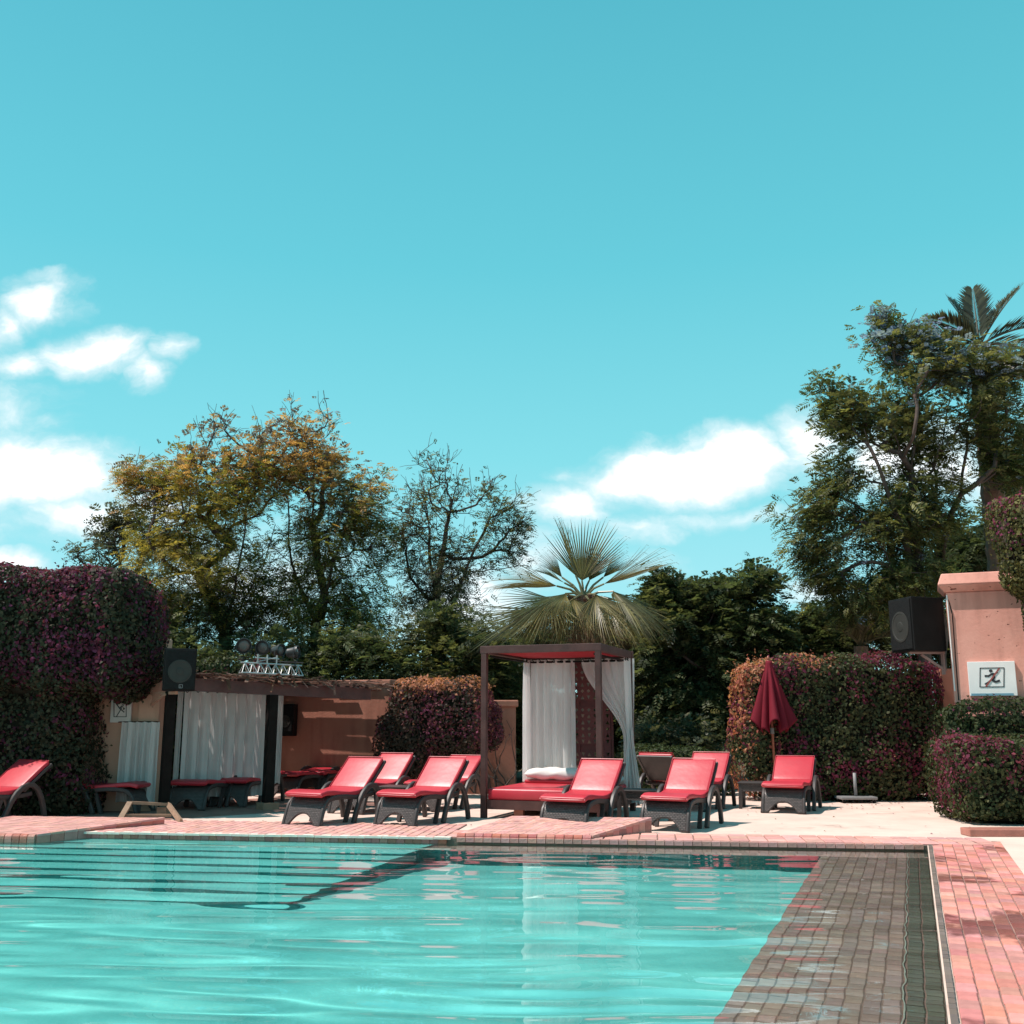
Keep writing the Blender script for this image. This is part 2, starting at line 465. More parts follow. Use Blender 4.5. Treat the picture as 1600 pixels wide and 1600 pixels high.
def mosaicmat(name, c1, c2, mort, size):
    m_, k = newmat(name)
    pos = k('ShaderNodeNewGeometry').outputs['Position']
    br = k('ShaderNodeTexBrick', k.v('MULTIPLY', pos, (1, 1, 1)), inp={'Color1': tuple(c1) + (1,), 'Color2': tuple(c2) + (1,), 'Mortar': tuple(mort) + (1,), 'Scale': 1.0, 'Mortar Size': size * .05, 'Brick Width': size * 1.0, 'Row Height': size, 'Mortar Smooth': .3})
    br.offset = 0.0
    a = k('ShaderNodeTexNoise', pos, inp={'Scale': 1.4, 'Detail': 4.0}).outputs[0]
    c = k.mix(.6, br.outputs[0], k.ramp(a, [(.3, tuple(x * .8 for x in c1)), (.7, tuple(min(1, x * 1.15) for x in c2))]))
    p = k('ShaderNodeBsdfPrincipled', inp={'Base Color': c, 'Roughness': .5})
    k('ShaderNodeOutputMaterial', p)
    return m_
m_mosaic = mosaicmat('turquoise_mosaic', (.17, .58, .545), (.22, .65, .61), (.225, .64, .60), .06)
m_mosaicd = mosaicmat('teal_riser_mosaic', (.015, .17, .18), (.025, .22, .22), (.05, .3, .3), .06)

def weave():
    m_, k = newmat('woven_wicker')
    uv = k('ShaderNodeUVMap').outputs[0]
    br = k('ShaderNodeTexBrick', uv, inp={'Color1': (.125, .096, .090, 1), 'Color2': (.078, .060, .057, 1), 'Mortar': (.018, .015, .015, 1), 'Scale': 1.0, 'Mortar Size': .0035, 'Brick Width': .042, 'Row Height': .022, 'Mortar Smooth': .6})
    p = k('ShaderNodeBsdfPrincipled', inp={'Base Color': br.outputs[0], 'Roughness': .42, 'Specular IOR Level': .45})
    k.put(p.inputs['Normal'], k('ShaderNodeBump', inp={'Strength': .9, 'Distance': .008, 'Height': k.m('SUBTRACT', 1.0, br.outputs[1])}))
    k('ShaderNodeOutputMaterial', p)
    return m_
m_weave = weave()

def watermat():
    m_, k = newmat('pool_water')
    k('ShaderNodeOutputMaterial', k('ShaderNodeBsdfGlass', inp={'Color': (.90, .99, .985, 1), 'Roughness': 0.0, 'IOR': 1.33}))
    return m_
m_water = watermat()
# ------------------------------------------------------------------ ground and pool
V2 = lambda x, y: Vector((x, y, 0))
C0 = G(1449, 1321); ax = (C0 - G(1482, 1600)); ax.z = 0; ax.normalize()     # pool axis, away from the camera
lat = Vector((ax.y, -ax.x, 0))                                            # to the right of it
fd = (G(300, 1303) - C0); fd.z = 0; fd.normalize()                        # along the far edge, to the left
inw = Vector((fd.y, -fd.x, 0));
if inw.y > 0: inw = -inw                                                  # from the far edge towards the camera
R1 = C0 - ax * 9.6
L0 = C0 + fd * 22; L1 = Vector((L0.x, R1.y, 0))
WL, SH, FL_ = -.06, -.29, -1.32

def structure(o): o['kind'] = 'structure'; return o
FAR = 70
mb = MB()
poly = lambda pts, z=0.0: mb.add([(p[0], p[1], z) for p in pts], [tuple(range(len(pts)))])
poly([L0, C0, (FAR, C0.y), (FAR, FAR), (-FAR, FAR), (-FAR, L0.y)])
poly([C0, R1, (FAR, R1.y), (FAR, C0.y)])
poly([R1, L1, (-FAR, R1.y), (-FAR, -FAR), (FAR, -FAR), (FAR, R1.y)])
poly([L1, L0, (-FAR, L0.y), (-FAR, R1.y)])
structure(mb.build('deck', m_deck))
mb = MB(); poly([(-2500, -2500), (2500, -2500), (2500, 2500), (-2500, 2500)], -1.9)
structure(mb.build('ground', m_soil))
mb = MB(); poly([(-FAR + 1, 21.6), (FAR - 1, 21.6), (FAR - 1, FAR - 1), (-FAR + 1, FAR - 1)], .004)
structure(mb.build('garden_soil', m_soil))

# pool shell
mb = MB(); poly([L0 - fd * 0 + Vector((-.2, .2, 0)), C0 + Vector((.2, .2, 0)), R1 + Vector((.2, -.2, 0)), L1 + Vector((-.2, -.2, 0))], FL_)
structure(mb.build('pool_floor', m_mosaic))
mb = MB()
for a, b in ((L0, C0), (C0, R1), (R1, L1), (L1, L0)):
    mb.add([(a.x, a.y, -1.6), (b.x, b.y, -1.6), (b.x, b.y, -.003), (a.x, a.y, -.003)], [(0, 1, 2, 3)])
structure(mb.build('pool_wall', m_gutter))
# submerged ledges: along the right edge and along the far edge as far as the platform
SW, FW = 1.12, .42
endf = 5.75
def Q(s, t):   # s along the far edge from the corner, t inwards along the axis
    return C0 + fd * s - ax * t
mb = MB()
mb.prism([C0 - ax * 0, C0 - lat * SW + fd * 0, R1 - lat * SW, R1][::-1], FL_ - .1, SH - .004)
structure(mb.build('pool_shelf', m_mortar))
c1 = C0 + fd * SW / abs(fd.dot(lat)) ; c2 = C0 + fd * endf
mb = MB()
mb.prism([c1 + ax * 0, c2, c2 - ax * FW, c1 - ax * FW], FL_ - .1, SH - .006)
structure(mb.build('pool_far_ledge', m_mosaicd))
# tiles on the right shelf
def tile_grid(parent_name, mat, org, du, dv, nu, nv, su, sv, z, h, gap, mort, limit, jit=.004, name='tile', stag=True, skip=None, stuffname=None, mortz=.004, base=None, slab=True):
    """pavers laid out from org along du (su each) and dv (sv each): the nearest ones single pieces, the rest one mass"""
    if base is None:
        m0 = MB(); m0.add([(p.x, p.y, z + .0) for p in (org, org + du * nu * su, org + du * nu * su + dv * nv * sv, org + dv * nv * sv)], [(0, 1, 2, 3)])
        base = structure(m0.build(parent_name, mort))
    me = []
    for q in range(4):
        b = MB(); wx, wy = su - gap, sv - gap; t = .006
        wx *= 1 - .02 * q; wy *= 1 - .015 * q
        top = [(x * (wx / 2 - t) , y * (wy / 2 - t), h) for x, y in ((-1, -1), (1, -1), (1, 1), (-1, 1))]
        mid = [(x * wx / 2, y * wy / 2, h - t) for x, y in ((-1, -1), (1, -1), (1, 1), (-1, 1))]
        bot = [(x * wx / 2, y * wy / 2, 0) for x, y in ((-1, -1), (1, -1), (1, 1), (-1, 1))]
        b.add(top + mid + bot, [(0, 1, 2, 3)] + [(i + 4, (i + 1) % 4 + 4, (i + 1) % 4, i) for i in range(4)] + [(i + 8, (i + 1) % 4 + 8, (i + 1) % 4 + 4, i + 4) for i in range(4)])
        mm = b.mesh(name); mm.materials.append(mat); me.append(mm)
    ang = math.atan2(du.y, du.x); cells = []
    for i in range(nu):
        for j in range(nv):
            o_ = (.5 if (stag and i % 2) else 0)
            p = org + du * (i + .5) * su + dv * (j + .5 - o_) * sv
            if skip and skip(p): continue
            cells.append((p.y + abs(p.x) * .1, p))
    cells.sort(key=lambda c: c[0])
    rest = MB(); r_ = random.Random(len(cells))
    sgn = 1 if du.cross(dv).z > 0 else -1
    for k_, (_, p) in enumerate(cells):
        zz = z + .0005 + r_.uniform(0, jit); tw = r_.uniform(-.012, .012)
        if k_ < limit and p.y > 4.4:
            o = bpy.data.objects.new(name, r_.choice(me)); C.objects.link(o); o.parent = base
            o.location = Vector((p.x, p.y, zz)) - base.location; o.rotation_euler = (r_.uniform(-.01, .01), r_.uniform(-.01, .01), ang + tw)
        else:
            Mx = Matrix.Rotation(ang + tw, 4, 'Z'); src = r_.choice(me)
            rest.add([Mx @ v_.co + Vector((p.x, p.y, zz)) for v_ in src.vertices], [tuple(f.vertices) for f in src.polygons])
    if rest.f:
        o = rest.build(stuffname or (name + 's_in_bulk'), mat, base); o['kind'] = 'stuff'
    return base
GUT = .20
tile_grid('shelf_bed', m_shelf, C0 - lat * SW - ax * 0, lat, -ax, 9, 66, (SW - GUT - .02) / 9, .138, SH, .007, .005, m_shelfbed, 300, .003, 'tile', stuffname='far_tiles')
# wavy pale strip painted as a caustic light line, then the olive gutter strip under the water against the edge
mb = MB(); pts = []
for i in range(150):
    t = i * .064; wob = .006 * math.sin(t * 9) + .004 * math.sin(t * 23 + 1)
    c = C0 - lat * (GUT + .012 + wob) - ax * t; pts.append((c + lat * .004, c - lat * .004))
mb.sheet([[(p.x, p.y, SH + .017) for p in r_] for r_ in pts])
structure(mb.build('shelf_caustic', m_caustic))
tile_grid('gutter_strip', m_gutter, C0 - lat * GUT, lat, -ax, 2, 90, GUT / 2, .105, SH - .001, .012, .008, m_mortar, 120, .003, 'tile', stuffname='far_tiles')
tile_grid('far_ledge_bed', m_shelf, c1 - ax * FW, fd, ax, 32, 2, (endf - SW) / 32, FW / 2, SH - .003, .010, .010, m_mortar, 64, .002, 'tile', stag=False)

# steps across the left half, leading down from the far edge; their right end is a straight cheek
ck = C0 + fd * 5.72
NS, TR = 8, .40
for i in range(NS):
    mb = MB()
    zt = -.19 - i * (abs(FL_) - .19) / NS
    a = ck - ax * i * TR; b = ck - ax * ((i + 1) * TR - .002)
    al = a + fd * 16; bl = b + fd * 16
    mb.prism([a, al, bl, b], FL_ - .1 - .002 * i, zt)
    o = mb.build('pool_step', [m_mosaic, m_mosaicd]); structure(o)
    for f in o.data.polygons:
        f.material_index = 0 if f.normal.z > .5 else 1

# water: long low swell crossing the pool
gx, gy = 200, 420
rs = np.random.default_rng(5)
wvs = []
for i in range(16):
    lam = rs.uniform(.55, 1.25) if i < 7 else rs.uniform(.22, .42); an = rs.normal(1.52, .10 if i < 7 else .2)
    wvs.append((2 * math.pi / lam, an, rs.uniform(0, 6.28), (.020 if i < 7 else .019) * lam / 6.283))
def wave(x, y):
    h = np.zeros_like(x)
    for k_, an, ph, am in wvs:
        h += am * np.sin(k_ * (x * math.cos(an) + y * math.sin(an)) + ph + .5 * np.sin(x * 1.1 + y * .3 + ph))
    return h * (0.55 + .45 * np.sin(x * .5 + y * .35) ** 2) * np.clip(1.25 - (y - 5) * .15, .16, 1.3)
# a sheet with straight sides: bilinear between the pool corners
uu = np.linspace(0, 1, gx); vv = np.linspace(0, 1, gy) ** 1.0
LL0, LL1 = np.array(C0 + fd * 13), np.array([-4.6 - 3.5, R1.y, 0]); RR0, RR1 = np.array(C0), np.array(R1)
P = ((1 - vv)[:, None, None] * ((1 - uu)[None, :, None] * LL0 + uu[None, :, None] * RR0) + vv[:, None, None] * ((1 - uu)[None, :, None] * LL1 + uu[None, :, None] * RR1))
P[..., 2] = WL + wave(P[..., 0], P[..., 1])
mb = MB(); mb.v = [tuple(p) for p in P.reshape(-1, 3)]
mb.f = [(i * gx + j, (i + 1) * gx + j, (i + 1) * gx + j + 1, i * gx + j + 1) for i in range(gy - 1) for j in range(gx - 1)]
me = mb.mesh('pool_water', True); o = link('pool_water', me, m_water); structure(o); o.cycles.is_caustics_caster = True
for q_ in list(C.objects):
    if q_.name.startswith(('pool_floor', 'pool_step', 'pool_shelf', 'pool_far', 'shelf_', 'gutter', 'far_ledge', 'tile', 'far_tiles', 'pool_wall')): q_.cycles.is_caustics_receiver = True


# red paver coping: right side (single pavers), corner and far side
CW = .80
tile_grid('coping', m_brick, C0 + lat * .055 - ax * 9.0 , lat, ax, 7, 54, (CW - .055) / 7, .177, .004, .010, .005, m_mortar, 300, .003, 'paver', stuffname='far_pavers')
# thin upright rim tiles on the pool side of the coping
me = MB().box((0, 0, 0), (.034, .098, .075)).mesh('rim_tile'); me.materials.append(m_rimd)
rim = thing('pool_rim', R1, None, None); rim['kind'] = 'structure'
for i in range(86):
    p = C0 + lat * .028 - ax * (.06 + i * .105)
    if p.y < 4.5: continue
    o = bpy.data.objects.new('rim_tile', me); C.objects.link(o); o.parent = rim
    o.location = p + Vector((0, 0, -.022 + .002 * math.sin(i * 7))) - rim.location; o.rotation_euler = (0, 0, math.atan2(lat.y, lat.x))
for (s0, s1) in ((-.8, 5.6),):
    nseg = int((s1 - s0) / .21)
    tile_grid('far_coping', m_brickfar, C0 + fd * s0 + inw * 0 - inw * .02, fd, -inw, nseg, 3, (s1 - s0) / nseg, .235, .005, .012, .010, m_mortar, 0, .003, 'paver', stag=False)
tile_grid('left_coping', m_brickfar, C0 + fd * 5.6 - inw * .02, fd, -inw, 110, 10, .118, .152, .005, .012, .008, m_mortar, 0, .003, 'paver')
# pale bullnose tiles along the far left edge, single pieces
me = MB().box((0, 0, 0), (.205, .11, .026)).mesh('rim_tile'); me.materials.append(m_rim)
rim = thing('far_pool_rim', C0 + fd * 7, None, None); rim['kind'] = 'structure'
for i in range(27):
    p = C0 + fd * (5.62 + i * .212) - inw * (-.02)
    o = bpy.data.objects.new('rim_tile', me); C.objects.link(o); o.parent = rim
    o.location = p + Vector((0, 0, .002 + .002 * math.sin(i * 5))) - rim.location; o.rotation_euler = (0, 0, math.atan2(fd.y, fd.x))
me = MB().box((0, 0, 0), (.098, .06, .055)).mesh('edge_tile'); me.materials.append(m_tileedge)
for i in range(54):
    p = C0 + fd * (5.62 + i * .104) + inw * .008
    o = bpy.data.objects.new('edge_tile', me); C.objects.link(o); o.parent = rim
    o.location = p + Vector((0, 0, -.043)) - rim.location; o.rotation_euler = (0, 0, math.atan2(fd.y, fd.x))
me = MB().box((0, 0, 0), (.10, .05, .05)).mesh('rim_tile'); me.materials.append(m_brickfar)
for i in range(50):
    p = C0 + fd * (.1 + i * .108) + inw * .012
    o = bpy.data.objects.new('rim_tile', me); C.objects.link(o); o.parent = rim
    o.location = p + Vector((0, 0, -.016)) - rim.location; o.rotation_euler = (0, 0, math.atan2(fd.y, fd.x))

# ------------------------------------------------------------------ raised brick platforms at the far edge
def platform(pts, zf, zb, label, ntile, nside):
    """pts: front left, front right, back right, back left; slopes up from zf at the front to zb at the back"""
    FLp, FRp, BRp, BLp = [Vector((p[0], p[1], 0)) for p in pts]
    base = (FLp + FRp + BRp + BLp) / 4
    t = thing('paved_platform', base, label, 'platform', 'raised platforms at the pool edge')
    ins = lambda p: p + (base - p).normalized() * .03
    q = [ins(p) for p in (FLp, FRp, BRp, BLp)]
    mb = MB(); mb.prism(q, -.2, [zf - .014, zf - .014, zb - .014, zb - .014])
    mb.build('core', m_mortar, t)
    P_ = lambda a, b: (FLp.lerp(FRp, a)).lerp(BLp.lerp(BRp, a), b)
    zz = lambda b: zf + (zb - zf) * b
    rows = 9
    mb = MB(); na = ntile * 2
    for j in range(rows):
        for i in range(na + 1):
            o_ = .5 if j % 2 else 0
            a0, a1 = max(0, (i - o_) / na + .0006), min(1, (i + 1 - o_) / na - .0006)
            if a1 - a0 < .005: continue
            b0, b1 = .035 + .965 * j / rows + .002, .035 + .965 * (j + 1) / rows - .002
            c = [P_(a0, b0), P_(a1, b0), P_(a1, b1), P_(a0, b1)]; h = random.uniform(-.002, .002)
            mb.prism(c, [zz(b0) - .016, zz(b0) - .016, zz(b1) - .016, zz(b1) - .016], [zz(b0) + h, zz(b0) + h, zz(b1) + h, zz(b1) + h])
    o = mb.build('paver_field', m_brickfar, t); o['kind'] = 'stuff'
    # bullnose tiles on the front edge
    u = (FRp - FLp).normalized(); nn = Vector((u.y, -u.x, 0)); w = (FRp - FLp).length / ntile
    for i in range(ntile):
        m2 = MB(); a, b = FLp + u * (i * w + .005), FLp + u * ((i + 1) * w - .005)
        prof = [(.03, zf + .006), (-.004, zf + .006), (-.024, zf - .004), (-.034, zf - .020), (-.036, zf - .05), (-.032, -.078)]
        rws = [[a - nn * x + Vector((0, 0, z)) for x, z in prof], [b - nn * x + Vector((0, 0, z)) for x, z in prof]]
        m2.sheet([[p + nn * 0 for p in r_] for r_ in rws]); m2.f.append(tuple(range(len(prof)))); m2.f.append(tuple(range(len(prof), 2 * len(prof))))
        m2.build('edge_tile', m_tileedge, t)
    # soldier bricks on the right flank
    u = (BRp - FRp).normalized(); nn = Vector((u.y, -u.x, 0)); Ls = (BRp - FRp).length; w = Ls / nside
    for i in range(nside):
        a, b = FRp + u * (i * w + .003), FRp + u * ((i + 1) * w - .003)
        za, zb_ = zz((i + .0) / nside), zz((i + 1) / nside)
        m2 = MB(); m2.prism([a - nn * .02, b - nn * .02, b + nn * .012, a + nn * .012][::-1], -.12, [zb_ - .02, zb_ - .02, zb_ - .02, za - .02][::-1])
        m2.build('brick', m_tileedge, t)
        m3 = MB(); m3.prism([a - nn * .05, b - nn * .05, b + nn * .018, a + nn * .018][::-1], [za - .018] * 4, [zb_ + .004, zb_ + .004, zb_ + .004, za + .004][::-1])
        m3.build('coping_tile', m_brickfar, t)
    return t
platform([(-.67, 12.98), (.95, 12.74), (1.76, 13.5), (.0, 13.78)], .045, .185, 'low red brick platform with bullnose tiles in front of the canopy bed', 15, 9)
platform([(-7.95, 13.27), (-5.80, 13.02), (-4.72, 14.45), (-6.9, 14.72)], .03, .10, 'flat pink brick platform at the left pool edge beside the flowering hedge', 22, 10)
# ------------------------------------------------------------------ hedges
def sample_se(center, half, rz, dens, r_, p=5.0, lump=.07, seed=0, depth=.20):
    """points, normals on a lumpy rounded box"""
    hx, hy, hz = half
    areas = np.array([hy * hz, hy * hz, hx * hz, hx * hz, hx * hy, hx * hy]) * 4
    n_ = int(areas.sum() * dens)
    fc = r_.choice(6, n_, p=areas / areas.sum()); d = r_.uniform(-1, 1, (n_, 3))
    d[np.arange(n_), fc // 2] = np.where(fc % 2 == 0, 1.0, -1.0)
    d /= (np.abs(d) ** p).sum(1, keepdims=True) ** (1 / p)
    nn = np.sign(d) * np.abs(d) ** (p - 1) / np.array(half); nn = nrm(nn)
    P = d * np.array(half)
    cs, sn = math.cos(rz), math.sin(rz); Rm = np.array([[cs, -sn, 0], [sn, cs, 0], [0, 0, 1]])
    P = P @ Rm.T + np.array(center); nn = nn @ Rm.T
    P = P + nn * (fnoise(P, 2.2, seed)[:, None] * lump + fnoise(P, 6.0, seed + 2)[:, None] * lump * .5 - r_.uniform(0, 1, (n_, 1)) ** 2 * depth)
    return P, nn
def inside_se(P, center, half, rz, p, s=.93):
    cs, sn = math.cos(-rz), math.sin(-rz); Rm = np.array([[cs, -sn, 0], [sn, cs, 0], [0, 0, 1]])
    q = (P - np.array(center)) @ Rm.T / (np.array(half) * s)
    return (np.abs(q) ** p).sum(1) < 1
def hedge(name, label, blobs, base, colfn, dens=900, size=.052, cat='hedge', group=None, seed=0, lump=.10, mat=None, seen=None, foliage='leaves', bractname='bracts'):
    """blobs: (center, half, rz, power); colfn(P, N, rng) -> (colours, is_bract)"""
    r_ = np.random.default_rng(100 + seed)
    t = thing(name, base, label, cat, group)
    Ps, Ns = [], []
    for i, (c, h, rz, p) in enumerate(blobs):
        P, nn = sample_se(c, h, rz, dens, r_, p, lump, seed)
        k = np.ones(len(P), bool)
        for j, (c2, h2, rz2, p2) in enumerate(blobs):
            if j != i: k &= ~inside_se(P, c2, h2, rz2, p2)
        k &= P[:, 2] > .02
        k &= (nn[:, 1] < .75)                       # nothing grows into the wall behind
        Ps.append(P[k]); Ns.append(nn[k])
        core = MB(); kk = 14; rows = []
        for a in range(kk + 1):
            row = []
            for b in range(25):
                th, ph = math.pi * a / kk, 2 * math.pi * b / 24
                d = np.array([math.sin(th) * math.cos(ph), math.sin(th) * math.sin(ph), math.cos(th)])
                d /= (np.abs(d) ** p).sum() ** (1 / p); q = d * np.array([h[0] - min(.26, .4 * h[0]), h[1] - min(.26, .38 * h[1]), (h[2] - .26) if d[2] > 0 else h[2]])
                row.append((c[0] + q[0] * math.cos(rz) - q[1] * math.sin(rz), c[1] + q[0] * math.sin(rz) + q[1] * math.cos(rz), max(.005, c[2] + q[2])))
            rows.append(row)
        core.sheet(rows); core.build('branch_core', m_core, t, smooth=True)
    P, nn = np.concatenate(Ps), np.concatenate(Ns); n_ = len(P)
    cols, br = colfn(P, nn, r_)
    D = r_.normal(size=(n_, 3)); D = D - nn * (D * nn).sum(1, keepdims=True) * .75; D[:, 2] -= .25
    tilt = nrm(nn + r_.normal(0, .55, (n_, 3)))
    L = size * r_.uniform(.5, 1.5, n_); Wd = L * r_.uniform(.55, .8, n_)
    Qd = leaf_quads(P, D, tilt, L, Wd, .18)
    if (~br).any(): np_quads(foliage, Qd[~br], cols[~br], mat or m_leafd, t)['kind'] = 'stuff'
    if br.any(): np_quads(bractname, Qd[br], cols[br], m_bract, t)['kind'] = 'stuff'
    # stray shoots that break the clipped outline
    k = r_.choice(n_, max(6, n_ // 150), replace=False); k = k[(nn[k][:, 2] > .1) | (r_.random(len(k)) < .4)]
    qs, cs_ = [], []
    for i in k:
        d = nrm((nn[i] + r_.normal(0, .4, 3) + np.array([0, 0, .5]))[None])[0]; ln = r_.uniform(.05, .16)
        for m_ in range(4):
            pp = P[i] + d * ln * (m_ / 3 + .2)
            dd = d * .5 + r_.normal(0, .6, 3)
            qs.append(leaf_quads(pp[None], dd[None], r_.normal(size=(1, 3)), size * .9, size * .6)[0]); cs_.append(cols[i])
    np_quads('shoots', np.array(qs), np.array(cs_), mat or m_leafd, t)['kind'] = 'stuff'
    return t
def palette(P, r_, greens, br_cols, amount, freq=1.3, seed=0, ext=None):
    """greens/br_cols: colour lists; amount: share of bracts (array or number)"""
    n_ = len(P)
    g = np.array(greens)[r_.integers(0, len(greens), n_)] * r_.uniform(.6, 1.4, (n_, 1))
    cl = fnoise(P, freq, seed) * .34 + fnoise(P, freq * 3.1, seed + 3) * .30 + fnoise(P, 11.0, seed + 1) * .18 + r_.normal(0, .24, n_)
    am = np.broadcast_to(amount, (n_,))
    br = (cl + am) > .5
    b = np.array(br_cols)[(np.clip((fnoise(P, freq * .9, seed + 6) * .5 + .5 + r_.normal(0, .22, n_)), 0, .999) * len(br_cols)).astype(int)] * r_.uniform(.6, 1.35, (n_, 1))
    if ext is not None: b = ext(b, P)
    return np.where(br[:, None], b, g), br
GREEN = [(.035, .050, .020), (.05, .062, .026), (.07, .075, .03), (.03, .04, .022)]
OLIVE = [(.075, .078, .030), (.10, .095, .038), (.055, .06, .025)]
MAG = [(.22, .035, .105), (.30, .05, .14), (.16, .03, .10), (.26, .04, .09)]
WINE = [(.10, .020, .040), (.14, .027, .060), (.21, .042, .10), (.12, .022, .038)]
ORANGE = [(.50, .20, .11), (.58, .28, .16), (.45, .14, .10)]

# tall bougainvillea on the left: broad head, narrower skirt
D_ = 16.0
def pxw(u, y): return A(u, 1100, y).x
xa, xb = -9.6, pxw(243, 15.9)
top = A(100, 884, D_).z
lowx = pxw(132, 15.7)
def col_left(P, nn, r_):
    am = .30 + .12 * (P[:, 2] > 2.0) + .25 * np.clip((P[:, 2] - (top - .55)) / .5, 0, 1)
    ext = lambda b, P: np.where(((P[:, 2] > top - .35) & (fnoise(P, 1.4, 4) > .1) & (P[:, 0] < -6.6))[:, None], np.array([.34, .11, .05]), b)
    return palette(P, r_, [(.030, .032, .018), (.040, .040, .022), (.058, .048, .028)], WINE, am, 1.2, 1, ext)
hz1 = (top - 1.75) / 2
hedge('bougainvillea_hedge', 'tall wine purple bougainvillea with broad overhanging head at the far left',
      [(((xa + xb) / 2, 16.2, top - hz1), ((xb - xa) / 2, .82, hz1), 0, 4.2), (((xa + lowx) / 2, 16.28, 1.05), ((lowx - xa) / 2, .54, 1.25), 0, 5)],
      (-7.6, 15.7, 0), col_left, 1250, .058, seed=1, lump=.12)

# bougainvillea over the back wall, behind the left loungers
cz0, cz1 = A(690, 1192, 19.6), A(690, 1062, 19.6)
xl, xr = A(596, 1100, 19.8).x, A(755, 1100, 19.8).x
def col_mid(P, nn, r_):
    t_ = np.clip((P[:, 2] - (cz1.z - .40)) / .35, 0, 1)
    ext = lambda b, P: np.where((t_ + r_.normal(0, .25, len(P)) > .5)[:, None] & (P[:, 0] > xl + .25)[:, None], np.array([.52, .21, .125]) * r_.uniform(.7, 1.3, (len(P), 1)), b)
    return palette(P, r_, [(.055, .040, .028), (.075, .048, .038), (.05, .038, .028)], [(.15, .045, .055), (.18, .05, .07), (.20, .045, .09), (.12, .045, .045)], .46 + .3 * t_, 1.5, 2, ext)
hedge('bougainvillea_hedge', 'dusty pink bougainvillea with salmon top over the back wall behind the loungers',
      [(((xl + xr) / 2 + .1, 19.75, (cz0.z + cz1.z) / 2 + .06), ((xr - xl) / 2, .5, (cz1.z - cz0.z) / 2 - .04), -.1, 4), (((xl + xr) / 2 - .55, 19.75, .95), (.55, .42, .6), -.1, 3), (((xr) + .12, 19.95, 1.30), (.26, .3, .42), 0, 3)],
      ((xl + xr) / 2 * 1.0, 19.9, 0) if False else ((xl + xr) / 2, 19.8, 0), col_mid, 1000, .055, seed=2)

# wide clipped bougainvillea on the right
xl, xr = A(1147, 1150, 18.9).x, A(1486, 1150, 18.7).x
tz = A(1320, 1024, 18.6).z
def col_right(P, nn, r_):
    lf = np.clip((xl + .75 - P[:, 0]) / .7, 0, 1); tp = np.clip((P[:, 2] - (tz - .75)) / .75, 0, 1)
    am = .17 + .46 * lf + .36 * tp
    o_ = (lf * .8 + tp * .55 * np.clip((xl + 2.8 - P[:, 0]) / 2.0, 0.25, 1) + fnoise(P, 1.6, 2) * .35)
    ext = lambda b, P: np.where((o_ + r_.normal(0, .2, len(P)) > .52)[:, None], np.array(ORANGE)[r_.integers(0, 3, len(P))] * r_.uniform(.7, 1.25, (len(P), 1)), b)
    return palette(P, r_, [(.060, .066, .028), (.088, .085, .038), (.048, .052, .025)], [(.19, .035, .06), (.22, .04, .085), (.15, .028, .055)], am, 1.7, 5, ext)
hedge('bougainvillea_hedge', 'wide clipped bougainvillea with orange left end behind the closed parasol',
      [(((xl + xr) / 2, 19.1, tz / 2), ((xr - xl) / 2, .6, tz / 2 + .02), 0, 6)], ((xl + xr) / 2, 19.1, 0), col_right, 1000, .06, seed=3)

# low green hedge between canopy bed and the wide bougainvillea
xl2 = A(985, 1200, 20.3).x
zl = A(1080, 1173, 20.0).z
hedge('clipped_hedge', 'low dark green clipped hedge between the canopy bed and the orange bougainvillea',
      [(((xl2 + xl) / 2 + .1, 20.3, zl / 2), ((xl - xl2) / 2 + .2, .45, zl / 2), 0, 6)], ((xl2 + xl) / 2, 20.3, 0),
      lambda P, nn, r_: palette(P, r_, [(.045, .06, .024), (.06, .075, .03), (.035, .045, .02)], [(.12, .06, .03)], -.35, 1.5, 3), 900, .055, seed=4)

# two round-shouldered hedges at the right, one in front of the other
xf = A(1490, 1200, 14.7).x; zt = A(1560, 1150, 14.8).z
def col_f(P, nn, r_):
    lf = np.clip((xf + .30 - P[:, 0]) / .28, 0, 1); tp = np.clip((P[:, 2] - (zt - .18)) / .18, 0, 1)
    return palette(P, r_, [(.045, .055, .022), (.07, .075, .03), (.035, .045, .02), (.085, .08, .035)], [(.24, .055, .075), (.22, .05, .09), (.18, .04, .07)], -.16 + .54 * lf + .22 * tp, 2.2, 7)
hedge('clipped_hedge', 'front right hedge with pink left edge, standing on the paving by the red kerb',
      [((xf + 1.0, 15.05, zt / 2), (1.0, .85, zt / 2 + .02), -.1, 6.5)], (xf + 1.0, 15.0, 0), col_f, 1300, .052, seed=5)
xm = A(1474, 1150, 16.3).x; zt2 = A(1540, 1092, 16.2).z
def col_m(P, nn, r_):
    lf = np.clip((xm + .25 - P[:, 0]) / .25, 0, 1); tp = np.clip((P[:, 2] - (zt2 - .1)) / .1, 0, 1)
    return palette(P, r_, [(.045, .055, .022), (.06, .07, .03), (.035, .045, .02)], [(.20, .05, .08), (.22, .05, .07), (.16, .035, .08)], -.10 + .48 * lf + .20 * tp, 2.0, 8)
hedge('clipped_hedge', 'dark green hedge under the white diving sign, behind the front right hedge',
      [((xm + 1.2, 16.55, zt2 / 2), (1.2, .35, zt2 / 2), 0, 7)], (xm + 1.2, 16.5, 0), col_m, 1100, .054, seed=6)
